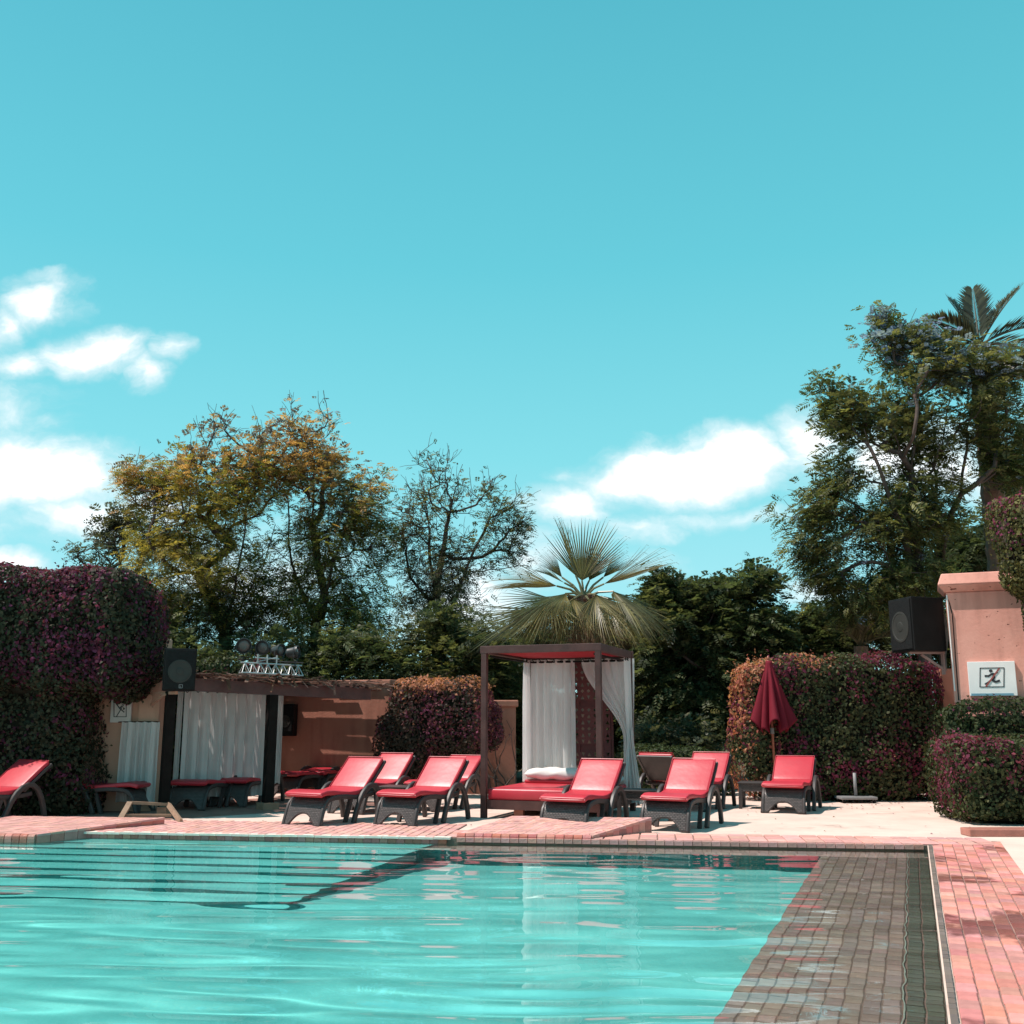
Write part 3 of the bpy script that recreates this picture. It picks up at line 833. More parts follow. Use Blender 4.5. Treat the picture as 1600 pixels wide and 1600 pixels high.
# bougainvillea spilling in from the upper right
cR = A(1600, 870, 15.6)
def col_u(P, nn, r_):
    return palette(P, r_, [(.10, .09, .03), (.13, .115, .04), (.07, .07, .028)], [(.24, .05, .11), (.28, .05, .10)], -.16 + .42 * np.clip((P[:, 2] - cR.z - .6) / .4, 0, 1) + .12 * (P[:, 0] < cR.x - .2), 2.0, 9)
hedge('bougainvillea_hedge', 'olive green bougainvillea spilling over the top of the salmon pillar at far right',
      [((cR.x + .80, 15.85, cR.z + .20), (1.18, .65, .84), .25, 3.6), ((cR.x + 1.10, 15.8, cR.z - .70), (1.02, .5, .75), .0, 3)], (cR.x + .8, 15.8, 0), col_u, 1300, .055, seed=7)
# hedge behind the pergola roof
a, b = A(300, 1050, 20.5), A(415, 1022, 20.5)
def col_p(P, nn, r_):
    return palette(P, r_, [(.05, .06, .02), (.07, .08, .028), (.035, .04, .018)], [(.20, .05, .07)], -.25 + .75 * np.clip((P[:, 0] - b.x + .5) / .3, 0, 1), 2.0, 4)
hedge('clipped_hedge', 'green hedge strip showing above the reed roof with a reddish right end',
      [(((a.x + b.x) / 2 - .6, 20.9, b.z / 2), ((b.x - a.x) / 2 + .6, .4, b.z / 2), 0, 6)], ((a.x + b.x) / 2, 20.9, 0), col_p, 800, .06, seed=8)
# ------------------------------------------------------------------ trees
def ell(u, v, ru, rv, Y, dy=0.0):
    c = A(u, v, Y + dy); D = dpt(c)
    rx, rz = ru * D / F, rv * D / F
    return (np.array(c), np.array([rx, min(1.6, (rx + rz) / 2), rz]))
def sample_blobs(bl, n_, r_, shell=.5):
    vol = np.array([b[1][0] * b[1][2] for b in bl]); idx = r_.choice(len(bl), n_, p=vol / vol.sum())
    d = nrm(r_.normal(size=(n_, 3))) * (r_.uniform(0, 1, (n_, 1)) ** shell)
    return np.array([bl[i][0] for i in idx]) + d * np.array([bl[i][1] for i in idx])
class Skeleton:
    def __init__(s, stems, r_):
        s.p, s.par = [], []; s.r_ = r_
        for st in stems:
            st = [np.array(q, float) for q in st]; prev = -1
            if s.p: prev = int(np.argmin(np.linalg.norm(np.array(s.p) - st[0], axis=1)))
            for a, b in zip(st[:-1], st[1:]):
                k = max(2, int(np.linalg.norm(b - a) / .45))
                for i in range(k):
                    if prev < 0: s.p.append(a.copy()); s.par.append(-1); prev = len(s.p) - 1; continue
                    q = a + (b - a) * (i / k) + r_.normal(0, .03, 3); s.p.append(q); s.par.append(prev); prev = len(s.p) - 1
            s.p.append(st[-1]); s.par.append(prev)
        s.nstem = len(s.p)
    def grow(s, tips, minz):
        r_ = s.r_; cx = np.array(s.p[0])
        order = np.argsort(np.linalg.norm(tips - np.mean([s.p[i] for i in range(s.nstem)][-6:], 0), axis=1))
        s.tips = []
        for i in order:
            t = tips[i]; P = np.array(s.p); v = t - P; d = np.linalg.norm(v, axis=1) + 1e-6
            par = np.array(s.par); pd = P - P[np.maximum(par, 0)]; pd = pd / np.maximum(1e-6, np.linalg.norm(pd, axis=1, keepdims=True))
            cosa = (pd * v).sum(1) / d
            cost = d * (1 + 1.1 * (1 - cosa)) + np.where(P[:, 2] > t[2] + .1, 2.0 * (P[:, 2] - t[2]), 0) + np.where(P[:, 2] < minz, 60, 0)
            j = int(np.argmin(cost)); L = d[j]; k = max(2, int(L / .30)); prev = j
            c0 = P[j]; ctrl = c0 + (pd[j] * .35 + v[j] / L * .25 + np.array([0, 0, .10])) * L * .6 - np.array([0, 0, .14]) * L
            for m_ in range(1, k + 1):
                a = m_ / k; q = (1 - a) ** 2 * c0 + 2 * a * (1 - a) * ctrl + a * a * t + r_.normal(0, .028, 3) * min(1, L)
                s.p.append(q); s.par.append(prev); prev = len(s.p) - 1
            s.tips.append(prev)
        n_ = len(s.p); rad = np.zeros(n_); acc = np.zeros(n_); s.rad = rad
        for i in range(n_ - 1, -1, -1):
            rad[i] = max(.006, acc[i] ** (1 / 2.1)) if acc[i] > 0 else .006
            if s.par[i] >= 0: acc[s.par[i]] += rad[i] ** 2.1
    def mesh(s, rbase, kmin=3):
        P = np.array(s.p); sc = rbase / max(s.rad[0], 1e-4)
        rr = np.maximum(.0065, s.rad * sc); s.rr = rr
        kids = [[] for _ in P]
        for i, q in enumerate(s.par):
            if q >= 0: kids[q].append(i)
        mb = MB(); starts = [i for i in range(len(P)) if s.par[i] < 0]; todo = [(i, None) for i in starts]
        while todo:
            i, pre = todo.pop()
            ch = [i]; cur = i
            while kids[cur]:
                ks = sorted(kids[cur], key=lambda q: -rr[q])
                for o_ in ks[1:]: todo.append((o_, cur))
                cur = ks[0]; ch.append(cur)
            if pre is not None: ch = [pre] + ch
            if len(ch) < 2: continue
            rads = [rr[q] for q in ch]
            if pre is not None: rads[0] = rads[1]
            mb.tube([P[q] for q in ch], rads, 7 if max(rads) > .05 else (5 if max(rads) > .02 else 3), False)
        return mb
def tree(name, label, stems, blobs, ntips, rbase, bark, leafsets, seed, group='trees beyond the wall', twigs=0, twigcol=None, pods=0, shell=.5, minz=1.2, extra=None, kindcat='tree'):
    r_ = np.random.default_rng(seed)
    base = Vector(stems[0][0]); t = thing(name, base, label, kindcat, group)
    sk = Skeleton(stems, r_)
    tips = sample_blobs(blobs, ntips, r_, shell); sk.grow(tips, minz)
    mb = sk.mesh(rbase)
    P = np.array(sk.p); par = np.array(sk.par)
    out = np.where((sk.rr < .026) & (np.arange(len(P)) >= sk.nstem))[0]
    ctr = np.mean([b[0] for b in blobs], 0)
    if twigs:        # bare end twigs pointing up and out
        k = r_.choice(np.array(sk.tips), twigs)
        for i in k:
            d = nrm((P[i] - P[par[i]])[None])[0] + np.array([0, 0, .45]) + r_.normal(0, .35, 3); ln = r_.uniform(.18, .6)
            q = P[i]; pts = [q]
            for m_ in range(3):
                q = q + nrm((d + r_.normal(0, .2, 3))[None])[0] * ln / 3; pts.append(q)
            mb.tube(pts, [.008, .007, .006, .005], 3, False)
    mb.build('trunk', bark, t, smooth=True)
    for (nm, nsp, L, m_, wr, colf, wf, mat) in leafsets:
        w = np.clip(wf(P[out]), 0, None); w = w / w.sum()
        i = out[r_.choice(len(out), nsp, p=w)]
        pos = P[i] + r_.normal(0, .17, (nsp, 3)); d = nrm(P[i] - P[par[i]]) * .5 + nrm(pos - ctr) * .5 + r_.normal(0, .55, (nsp, 3)); d[:, 2] *= .7
        ln = L * r_.uniform(.6, 1.3, nsp)
        q = sprays(pos, d, ln, m_, wr, r_)
        c = colf(pos, r_); c = np.tile(c, (m_ * 2, 1)) * r_.uniform(.75, 1.25, (len(q), 1))
        np_quads(nm, q, c, mat, t)['kind'] = 'stuff'
    if pods:
        i = np.array(sk.tips)[r_.integers(0, len(sk.tips), pods)]
        b = MB()
        for k in i:
            q = P[k] + r_.normal(0, .14, 3) - np.array([0, 0, .08]); s_ = r_.uniform(.018, .032)
            b.add([q + np.array(e) * s_ for e in ((1, 0, 0), (-1, 0, 0), (0, 1, 0), (0, -1, 0), (0, 0, 1.2), (0, 0, -1.2))], [(0, 2, 4), (2, 1, 4), (1, 3, 4), (3, 0, 4), (2, 0, 5), (1, 2, 5), (3, 1, 5), (0, 3, 5)])
        b.build('seed_pods', m_barkd, t)['kind'] = 'stuff'
    return t
def cmix(lists, freq, seed, w=.6):
    ar = np.array(lists)
    def f(P, r_):
        k = np.clip((fnoise(P, freq, seed) * .5 + .5) * w + r_.uniform(0, 1, len(P)) * (1 - w), 0, .999)
        return ar[(k * len(ar)).astype(int)] * r_.uniform(.7, 1.3, (len(P), 1))
    return f
one = lambda P: np.ones(len(P))
YG = [(.19, .18, .045), (.27, .22, .055), (.32, .24, .06), (.135, .14, .045), (.10, .11, .04)]
OR = [(.42, .24, .08), (.54, .29, .12), (.33, .20, .07), (.44, .24, .09)]
LIL = [(.16, .145, .17), (.12, .10, .11), (.20, .15, .13)]
DG = [(.072, .088, .042), (.098, .11, .050), (.054, .070, .036), (.13, .13, .055)]
MG = [(.10, .11, .042), (.15, .14, .046), (.08, .092, .038), (.115, .11, .048)]

gp = lambda u, Y: (A(u, 1000, Y).x, Y, 0.0)
# large jacaranda, left half
Y = 25.5
fk = A(352, 985, Y)
stemsA = [[gp(350, Y), fk, A(300, 870, Y + .3), A(285, 790, Y)], [tuple(fk), A(372, 900, Y - .3), A(385, 800, Y - .2)], [tuple(fk), A(400, 920, Y + .5), A(430, 820, Y + .7)], [tuple(A(330, 950, Y)), A(265, 890, Y + .4)]]
blA = [ell(330, 790, 100, 80, Y), ell(255, 850, 62, 60, Y), ell(262, 955, 50, 55, Y, -.4), ell(345, 920, 105, 90, Y), ell(395, 735, 60, 55, Y), ell(300, 725, 55, 40, Y), ell(240, 770, 40, 40, Y), ell(215, 742, 26, 24, Y), ell(340, 670, 40, 26, Y), ell(410, 670, 30, 24, Y)]
zA = lambda v: A(300, v, Y).z
def wA(P): return np.clip((zA(690) - P[:, 2]) / 1.1, .04, 1)
yg, orr, lil = cmix(YG, .9, 2, .75), cmix(OR, 1.1, 3), cmix(LIL, 1.0, 5)
def colA(P, r_):
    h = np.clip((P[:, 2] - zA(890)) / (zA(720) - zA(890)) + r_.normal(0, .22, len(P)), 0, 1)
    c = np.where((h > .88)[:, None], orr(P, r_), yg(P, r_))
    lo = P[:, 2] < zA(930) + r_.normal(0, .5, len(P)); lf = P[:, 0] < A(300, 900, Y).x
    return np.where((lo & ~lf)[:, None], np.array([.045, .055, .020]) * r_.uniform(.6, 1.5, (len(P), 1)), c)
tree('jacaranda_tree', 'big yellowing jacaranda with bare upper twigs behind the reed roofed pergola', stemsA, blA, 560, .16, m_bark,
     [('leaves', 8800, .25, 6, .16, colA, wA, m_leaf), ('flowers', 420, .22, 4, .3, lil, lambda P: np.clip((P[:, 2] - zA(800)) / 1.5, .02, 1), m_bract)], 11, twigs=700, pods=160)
# jacaranda, right half, with orange top
Y = 26.5
fk = A(495, 975, Y)
stemsB = [[gp(488, Y), fk, A(455, 880, Y), A(450, 780, Y + .2)], [tuple(fk), A(520, 880, Y - .3), A(545, 800, Y - .4)], [tuple(A(505, 930, Y)), A(490, 820, Y + .5), A(490, 720, Y + .5)]]
blB = [ell(490, 735, 62, 75, Y), ell(508, 655, 20, 30, Y), ell(462, 640, 12, 20, Y), ell(555, 790, 55, 62, Y), ell(500, 850, 85, 75, Y), ell(430, 720, 40, 50, Y), ell(585, 850, 28, 70, Y), ell(470, 950, 95, 60, Y), ell(560, 960, 60, 70, Y), ell(450, 670, 28, 30, Y)]
zB = lambda v: A(490, v, Y).z
def colB(P, r_):
    h = np.clip((P[:, 2] - zB(860)) / (zB(720) - zB(860)) + r_.normal(0, .25, len(P)), 0, 1)
    c = np.where((h > .60)[:, None], orr(P, r_), np.array(YG[:2] + MG)[r_.integers(0, 6, len(P))] * r_.uniform(.7, 1.5, (len(P), 1)))
    pale = P[:, 2] > zB(672)
    return np.where(pale[:, None], np.array([.62, .36, .17]) * r_.uniform(.8, 1.15, (len(P), 1)), c)
tree('jacaranda_tree', 'taller jacaranda with pale orange blossom tufts at its top, right of the yellowing one', stemsB, blB, 540, .15, m_bark,
     [('leaves', 7400, .25, 6, .16, colB, lambda P: np.clip((zB(640) - P[:, 2]) / 1.6, .12, 1), m_leaf), ('flowers', 300, .22, 4, .3, lil, lambda P: np.clip((P[:, 2] - zB(820)) / 1.5, .02, 1), m_bract)], 12, twigs=640, pods=120)
# pale orange blossom tufts at the very top
# small far tree at left
Y = 28
tree('small_tree', 'thin bluish tree with seed pods between the purple hedge and the yellow jacaranda', [[gp(180, Y), A(178, 930, Y), A(172, 880, Y)]],
     [ell(170, 850, 34, 42, Y), ell(125, 872, 12, 18, Y), ell(195, 820, 26, 24, Y), ell(168, 905, 50, 34, Y)], 90, .09, m_bark,
     [('leaves', 900, .30, 5, .2, cmix([(.06, .065, .05), (.09, .085, .05), (.05, .055, .04), (.11, .10, .04)], 1., 3), one, m_leaf)], 13, twigs=70, pods=90)
# sparse tree in the middle
Y = 28
fk = A(690, 985, Y)
stemsC = [[gp(690, Y), fk, A(672, 880, Y), A(665, 780, Y)], [tuple(fk), A(735, 880, Y), A(765, 810, Y)], [tuple(A(690, 960, Y)), A(640, 900, Y), A(625, 830, Y)], [tuple(A(680, 930, Y)), A(700, 820, Y + .4), A(712, 760, Y + .4)]]
blC = [ell(690, 770, 62, 60, Y), ell(672, 715, 20, 20, Y), ell(785, 800, 42, 45, Y), ell(635, 830, 34, 50, Y), ell(700, 870, 85, 60, Y), ell(795, 860, 34, 36, Y), ell(815, 820, 20, 20, Y), ell(765, 765, 20, 24, Y), ell(690, 940, 80, 50, Y)]
zC = lambda v: A(700, v, Y).z
tree('sparse_tree', 'sparse airy tree with see-through crown left of the fan palm', stemsC, blC, 520, .13, m_bark,
     [('leaves', 3800, .21, 5, .2, cmix([(.085, .09, .05), (.13, .12, .06), (.065, .075, .045), (.15, .125, .05), (.12, .11, .09)], 1., 6), lambda P: np.clip((zC(720) - P[:, 2]) / 3.0, .14, 1), m_leaf)], 14, twigs=700, pods=90)
# dark evergreen growth under those trees
Y = 24.0
tree('evergreen_tree', 'dark evergreen shrub tree filling the gap left of the canopy bed', [[gp(650, Y), A(650, 1120, Y), A(640, 1060, Y)]],
     [ell(625, 1035, 70, 55, Y), ell(700, 1030, 70, 60, Y), ell(760, 1040, 45, 60, Y), ell(690, 985, 50, 30, Y), ell(575, 1030, 40, 50, Y), ell(770, 1130, 60, 60, Y)], 200, .10, m_barkd,
     [('leaves', 7500, .26, 6, .2, cmix(DG + [(.095, .092, .032)], 1.3, 1), one, m_leaf)], 15, minz=.4, pods=0)
Y = 24.5
tree('evergreen_tree', 'dark green tree low behind the reed roof and the stage lights', [[gp(400, Y), A(400, 1110, Y), A(405, 1060, Y)]],
     [ell(350, 1030, 90, 40, Y), ell(450, 1030, 70, 45, Y), ell(520, 1030, 60, 50, Y), ell(270, 1010, 40, 40, Y)], 150, .09, m_barkd,
     [('leaves', 4800, .25, 6, .2, cmix(DG + [(.08, .08, .026)], 1.3, 4), one, m_leaf)], 16, minz=.4)
# dense dark trees right of the canopy bed
Y = 25.0
tree('dense_tree', 'dense dark green tree with layered crown between fan palm and closed parasol', [[gp(1070, Y), A(1075, 1080, Y), A(1060, 990, Y)], [tuple(A(1075, 1080, Y)), A(1130, 1000, Y), A(1150, 950, Y)]],
     [ell(1062, 925, 42, 32, Y), ell(1035, 950, 30, 22, Y), ell(1120, 930, 50, 32, Y), ell(1065, 985, 85, 55, Y), ell(1150, 990, 80, 55, Y), ell(1040, 1060, 75, 70, Y), ell(1120, 1080, 100, 75, Y), ell(1055, 1130, 80, 50, Y), ell(1190, 915, 26, 20, Y), ell(1200, 1010, 40, 50, Y)], 420, .18, m_barkd,
     [('leaves', 19000, .29, 6, .24, cmix(DG, 1.2, 7, .7), one, m_leaf)], 17, shell=.42, minz=1.0)
Y = 26.5
tree('dense_tree', 'dark green tree behind the wide bougainvillea, left of the tall right tree', [[gp(1255, Y), A(1258, 1080, Y), A(1250, 1010, Y)]],
     [ell(1240, 1000, 60, 45, Y), ell(1300, 1000, 50, 42, Y), ell(1350, 1000, 60, 40, Y), ell(1280, 960, 30, 24, Y), ell(1230, 1070, 80, 50, Y), ell(1400, 960, 50, 60, Y), ell(1470, 1010, 60, 60, Y)], 260, .13, m_barkd,
     [('leaves', 9500, .30, 6, .22, cmix(DG + [(.06, .062, .02)], 1.2, 8, .7), one, m_leaf)], 18, minz=1.0)
# tall feathery tree at the right
Y = 22.5
fk = A(1440, 960, Y)
stemsE = [[gp(1430, Y), fk, A(1425, 800, Y), A(1428, 700, Y - .2), A(1420, 600, Y)], [gp(1470, Y + .5), A(1468, 900, Y + .5), A(1462, 780, Y + .4), A(1480, 640, Y + .4)], [tuple(A(1468, 880, Y + .5)), A(1500, 770, Y), A(1520, 640, Y)],
          [tuple(fk), A(1380, 860, Y - .5), A(1330, 800, Y - .8)], [tuple(A(1432, 900, Y)), A(1385, 760, Y - .6), A(1350, 670, Y - .6)]]
blE = [ell(1400, 535, 48, 34, Y), ell(1375, 500, 22, 14, Y), ell(1465, 570, 85, 48, Y), ell(1320, 650, 40, 40, Y), ell(1290, 610, 14, 34, Y), ell(1415, 660, 95, 75, Y), ell(1305, 745, 46, 38, Y), ell(1265, 800, 46, 26, Y), ell(1275, 850, 56, 38, Y), ell(1370, 800, 90, 70, Y), ell(1440, 780, 60, 90, Y), ell(1545, 640, 60, 90, Y), ell(1340, 930, 56, 44, Y), ell(1420, 910, 80, 50, Y), ell(1575, 570, 30, 36, Y), ell(1300, 900, 50, 30, Y), ell(1570, 720, 40, 60, Y)]
zE = lambda v: A(1400, v, Y).z
def colE(P, r_):
    h = np.clip((P[:, 2] - zE(660)) / 1.4 + r_.normal(0, .3, len(P)), 0, 1)
    return np.array([(.09, .10, .04), (.14, .138, .05), (.068, .08, .035), (.18, .17, .058), (.11, .105, .045)])[r_.integers(0, 5, len(P))] * r_.uniform(.7, 1.35, (len(P), 1)) * (1.0 + h[:, None] * .1)
tree('jacaranda_tree', 'tall feathery green tree with bluish blossom behind the salmon pillar', stemsE, blE, 640, .16, m_bark,
     [('leaves', 10500, .28, 7, .16, colE, one, m_leaf), ('blossom', 1100, .22, 4, .34, cmix([(.20, .26, .40), (.25, .31, .44), (.16, .20, .30)], 1.2, 2), lambda P: np.clip((P[:, 2] - zE(600)) / .9, .01, 1), m_bract)], 19, twigs=300, pods=110, shell=.45)
Y = 30
tree('evergreen_tree', 'far dark tree at the right frame edge beyond the date palm', [[gp(1590, Y), A(1590, 900, Y), A(1585, 800, Y)]],
     [ell(1590, 780, 40, 60, Y), ell(1570, 850, 40, 60, Y), ell(1500, 880, 50, 60, Y), ell(1620, 700, 30, 40, Y)], 160, .13, m_barkd,
     [('leaves', 3600, .42, 6, .2, cmix(DG, 1., 5), one, m_leaf)], 20)

# ------------------------------------------------------------------ palms
def feather_frond(base, d0, L, r_, w=.42, droop=.5, nleaf=34, stiff=.5):
    """one pinnate frond: rachis and two rows of stiff leaflets"""
    d = Vector(d0).normalized(); mb = MB(); pts = []; dirs = []; q = Vector(base)
    K = 12
    for i in range(K + 1):
        pts.append(q.copy()); dirs.append(d.copy()); q = q + d * (L / K); d = (d + Vector((0, 0, -droop / K * (1 + i / K)))).normalized()
    mb.tube(pts, [.035 * (1 - .85 * i / K) for i in range(K + 1)], 5)
    for i in range(nleaf):
        t = .12 + .88 * i / nleaf; f = t * K; j = min(K - 1, int(f)); p = pts[j].lerp(pts[j + 1], f - j); dd = dirs[j]
        sd_ = dd.cross(Vector((0, 0, 1)));
        if sd_.length < .05: sd_ = dd.cross(Vector((0, 1, 0)))
        sd_.normalize(); up = sd_.cross(dd)
        ln = w * (math.sin(math.pi * min(1, .2 + .75 * t)) + .25) * r_.uniform(.85, 1.1)
        for sg in (-1, 1):
            ld = (dd * .85 + sd_ * sg * .75 + up * (.35 + r_.uniform(-.1, .1))).normalized(); wv_ = ld.cross(up).normalized() * .028
            e = p + ld * ln + Vector((0, 0, -.10 * ln)); m_ = p + ld * ln * .45
            mb.add([p, m_ + wv_, e, m_ - wv_], [(0, 1, 2, 3)])
    return mb
def solid(mb, name, mat, parent, col, r_=None):
    """build and give every vertex a colour (per island jitter comes from noise on position)"""
    o = mb.build(name, mat, parent)
    n_ = len(o.data.vertices); at = o.data.color_attributes.new('col', 'FLOAT_COLOR', 'POINT')
    P = np.empty(n_ * 3, np.float32); o.data.vertices.foreach_get('co', P); P = P.reshape(-1, 3)
    cc = np.ones((n_, 4), np.float32); cc[:, :3] = np.array(col) * (1 + .25 * fnoise(P, 9.0, 1))[:, None]
    at.data.foreach_set('color', np.clip(cc, 0, 1).reshape(-1)); return o
r_ = random.Random(4)
Y = 23.6
hub = A(1530, 540, Y)
t = thing('date_palm', Vector((hub.x - .05, Y, 0)), 'tall date palm whose feather fronds top the right hand tree', 'palm', 'trees beyond the wall')
mb = MB(); zs = np.linspace(0, hub.z, 46)
mb.tube([(hub.x - .05 + .05 * z / hub.z, Y, z) for z in zs], [.24 + .035 * (i % 2) for i in range(46)], 10)
mb.build('trunk', m_barkp, t)
# fronds aimed as in the picture: (end u, end v, forward lean, droop)
for (eu, ev, fy, dr) in ((1455, 495, -.2, .5), (1485, 470, .3, .25), (1520, 455, .2, .15), (1588, 452, 0, .3), (1625, 505, -.3, .5), (1600, 600, -.6, .9), (1440, 545, -.7, .8), (1400, 520, .4, .7), (1640, 560, .5, .7), (1500, 600, -1.2, 1.0), (1560, 610, -1.2, 1.0), (1470, 600, .9, 1.0)):
    e = A(eu, ev, Y + fy * 1.4); v_ = e - hub; L = v_.length * 1.05; v_ = v_.normalized() + Vector((0, 0, dr * .45))
    solid(feather_frond(hub, v_, L, r_, .52, dr, 40), 'frond', m_frond, t, (.075, .072, .042))
# low feather palm in the shade behind the wide bougainvillea
Y = 23.5
hub = A(1345, 1010, Y)
t = thing('feather_palm', Vector((hub.x, Y, 0)), 'low feather palm with brownish arching fronds peeping over the wide bougainvillea', 'palm', 'trees beyond the wall')
MB().tube([(hub.x, Y, 0), (hub.x, Y, hub.z)], .16, 9).build('trunk', m_barkp, t)
for k in range(13):
    an = 2 * math.pi * k / 13 + r_.uniform(-.2, .2); el = r_.uniform(.35, 1.25)
    solid(feather_frond(hub, (math.cos(an) * math.cos(el), math.sin(an) * math.cos(el) * .8, math.sin(el)), r_.uniform(1.0, 1.35), r_, .34, .8, 28), 'frond', m_frond, t, (.11, .095, .045))

# fan palm behind the canopy bed
Y = 22.0
hub = A(912, 935, Y)
t = thing('fan_palm', Vector((hub.x, Y, 0)), 'fan palm with big pleated leaves rising behind the canopy bed', 'palm', 'trees beyond the wall')
mb = MB(); zs = np.linspace(0, hub.z + .05, 30)
mb.tube([(hub.x + .02 * math.sin(i), Y, z) for i, z in enumerate(zs)], [.17 + .04 * (i % 2) + .05 * (z > hub.z - 1.0) for i, z in enumerate(zs)], 10)
mb.build('trunk', m_barkp, t)
mb = MB()
for k in range(150):           # old leaf bases and fibres under the crown
    an = r_.uniform(0, 6.28); z = hub.z - r_.uniform(.05, 1.2); d = Vector((math.cos(an), math.sin(an), r_.uniform(.2, .9))).normalized(); p = Vector((hub.x, Y, z)) + Vector((math.cos(an), math.sin(an), 0)) * .17
    mb.beam(p, p + d * r_.uniform(.15, .35), .06, .02)
mb.build('leaf_bases', m_barkp, t)['kind'] = 'stuff'
def fan(hub, pet_end, nrm_, axis, Rr, col, spread=2.0, droop=.25, nseg=34, cup=.22):
    """pet_end: where the blade starts; axis: blade mid direction; nrm_: face normal"""
    mb = MB(); pe = Vector(pet_end); h = Vector(hub); ax_ = Vector(axis).normalized()
    nn = Vector(nrm_); nn = (nn - ax_ * nn.dot(ax_)).normalized(); sd_ = nn.cross(ax_)
    mid = h.lerp(pe, .5) + Vector((0, 0, .06)); mb.tube([h, mid, pe], [.035, .026, .02], 6)
    for i in range(nseg):
        a = spread * (i / (nseg - 1) - .5) * 2 * .5 * 2 * .5; a = (i / (nseg - 1) - .5) * 2 * spread
        lr = Rr * (1 - .22 * (abs(a) / spread) ** 1.6) * r_.uniform(.82, 1.08)
        d = (ax_ * math.cos(a) + sd_ * math.sin(a)).normalized(); w = (sd_ * math.cos(a) - ax_ * math.sin(a))
        half = spread / (nseg - 1) * 1.02
        K = 6; L_, Rt, Md = [], [], []
        for k in range(K + 1):
            s_ = k / K; rad = lr * s_
            wd = half * rad if s_ < .42 else half * lr * .42 * max(0.0, 1 - (s_ - .42) / .58) ** .7
            dr_ = droop * lr * max(0, s_ - .45) ** 1.7 * 1.6
            c = pe + d * rad + nn * (cup * Rr * s_ * s_ * (abs(a) / spread)) + Vector((0, 0, -dr_))
            pl = nn * (wd * .55 + .002)
            Md.append(c + pl); L_.append(c - w * wd - pl * .4); Rt.append(c + w * wd - pl * .4)
        mb.sheet([L_, Md]); mb.sheet([Md, Rt])
        if r_.random() < .5:      # loose fibre at the tip
            mb.tube([Md[-1], Md[-1] + d * .06 + Vector((0, 0, -.06))], .003, 3, False)
    return mb
GP = (.195, .155, .058)
# (petiole end u,v,dy) (tip u,v,dy) normal droop radius-scale spread
FR = [((908, 893, .1), (918, 803, .35), (0, -1, .35), .06, 1.0, .95),
      ((893, 880, -.05), (866, 806, -.15), (.9, -.3, .2), .08, 1.0, .28),
      ((925, 893, .4), (952, 836, .5), (.4, -.8, .4), .14, .9, .6),
      ((876, 906, .0), (832, 886, -.2), (-.15, -.35, .9), .15, 1.0, .7),
      ((862, 912, -.2), (770, 905, -.5), (.1, .5, 1), .22, 1.15, .5),
      ((852, 934, -.5), (798, 990, -1.0), (-.25, -.8, .55), .16, 1.05, 1.25),
      ((832, 950, -.2), (748, 1003, -.7), (-.5, -.6, .6), .10, 1.25, .8),
      ((893, 936, -.7), (912, 990, -1.2), (.15, -.9, .35), .12, 1.0, 1.0),
      ((935, 928, -.7), (966, 1002, -1.2), (.35, -.85, .35), .12, 1.0, .95),
      ((968, 922, -.4), (1020, 985, -.9), (.45, -.4, .8), .34, 1.05, 1.05),
      ((950, 908, .0), (1038, 878, -.3), (-.25, .5, 1), .10, 1.15, .42),
      ((990, 942, .1), (1046, 990, .1), (.6, .2, .8), .3, 1.0, .7),
      ((880, 940, .5), (825, 985, 1.0), (-.5, .4, .8), .4, 1.0, .8),
      ((950, 940, .6), (1000, 1000, 1.2), (.5, .4, .8), .4, 1.0, .8),
      ((870, 965, -.2), (858, 1030, -.4), (-.1, -.9, .3), .15, 1.0, .8),
      ((945, 968, -.2), (970, 1030, -.4), (.1, -.9, .3), .15, 1.0, .8),
      ((880, 945, -.5), (862, 1010, -.9), (-.3, -.9, .3), .15, 1.0, .8),
      ((985, 950, -.3), (1010, 1010, -.5), (.4, -.8, .4), .2, 1.0, .8),
      ((872, 896, .3), (838, 852, .5), (-.5, -.5, .7), .2, .9, .38),
      ((948, 896, .3), (992, 858, .5), (.5, -.5, .7), .2, .9, .38),
      ((878, 926, -.7), (842, 968, -1.2), (-.3, -.7, .65), .3, 1.0, .75),
      ((922, 938, -.8), (938, 998, -1.2), (.1, -.9, .4), .2, 1.0, .7),
      ((958, 936, -.5), (1000, 1000, -.9), (.4, -.7, .6), .3, 1.0, .75),
      ((862, 940, -.1), (790, 1010, -.3), (-.4, -.5, .75), .3, 1.0, .7),
      ((912, 965, -.5), (915, 1035, -.6), (.0, -1, .2), .15, .9, .7)]
for i, (pe, tp, nm_, dr, sc_, sp) in enumerate(FR):
    a = hub.lerp(A(pe[0], pe[1], Y + pe[2]), .66 if i < 3 else .84); b = A(tp[0], tp[1], Y + tp[2])
    dead = i in (14, 15, 24)
    solid(fan(hub, a, nm_, b - a, (b - a).length * sc_, GP, sp, dr), 'leaf', m_frond, t, (.15, .10, .055) if dead else (GP if i % 3 else (.145, .122, .048)))

# dark thicket right behind the canopy bed
Y = 25.8
tree('evergreen_tree', 'dark thicket showing between the canopy bed curtains and under the fan palm', [[gp(880, Y), A(880, 1120, Y), A(885, 1060, Y)]],
     [ell(850, 1030, 60, 50, Y), ell(930, 1020, 60, 50, Y), ell(800, 1050, 50, 60, Y), ell(990, 1040, 50, 60, Y), ell(820, 1130, 70, 60, Y), ell(960, 1130, 60, 60, Y)], 200, .10, m_barkd,
     [('leaves', 8000, .34, 6, .22, cmix(DG, 1.3, 2), one, m_leaf)], 25, minz=.4)
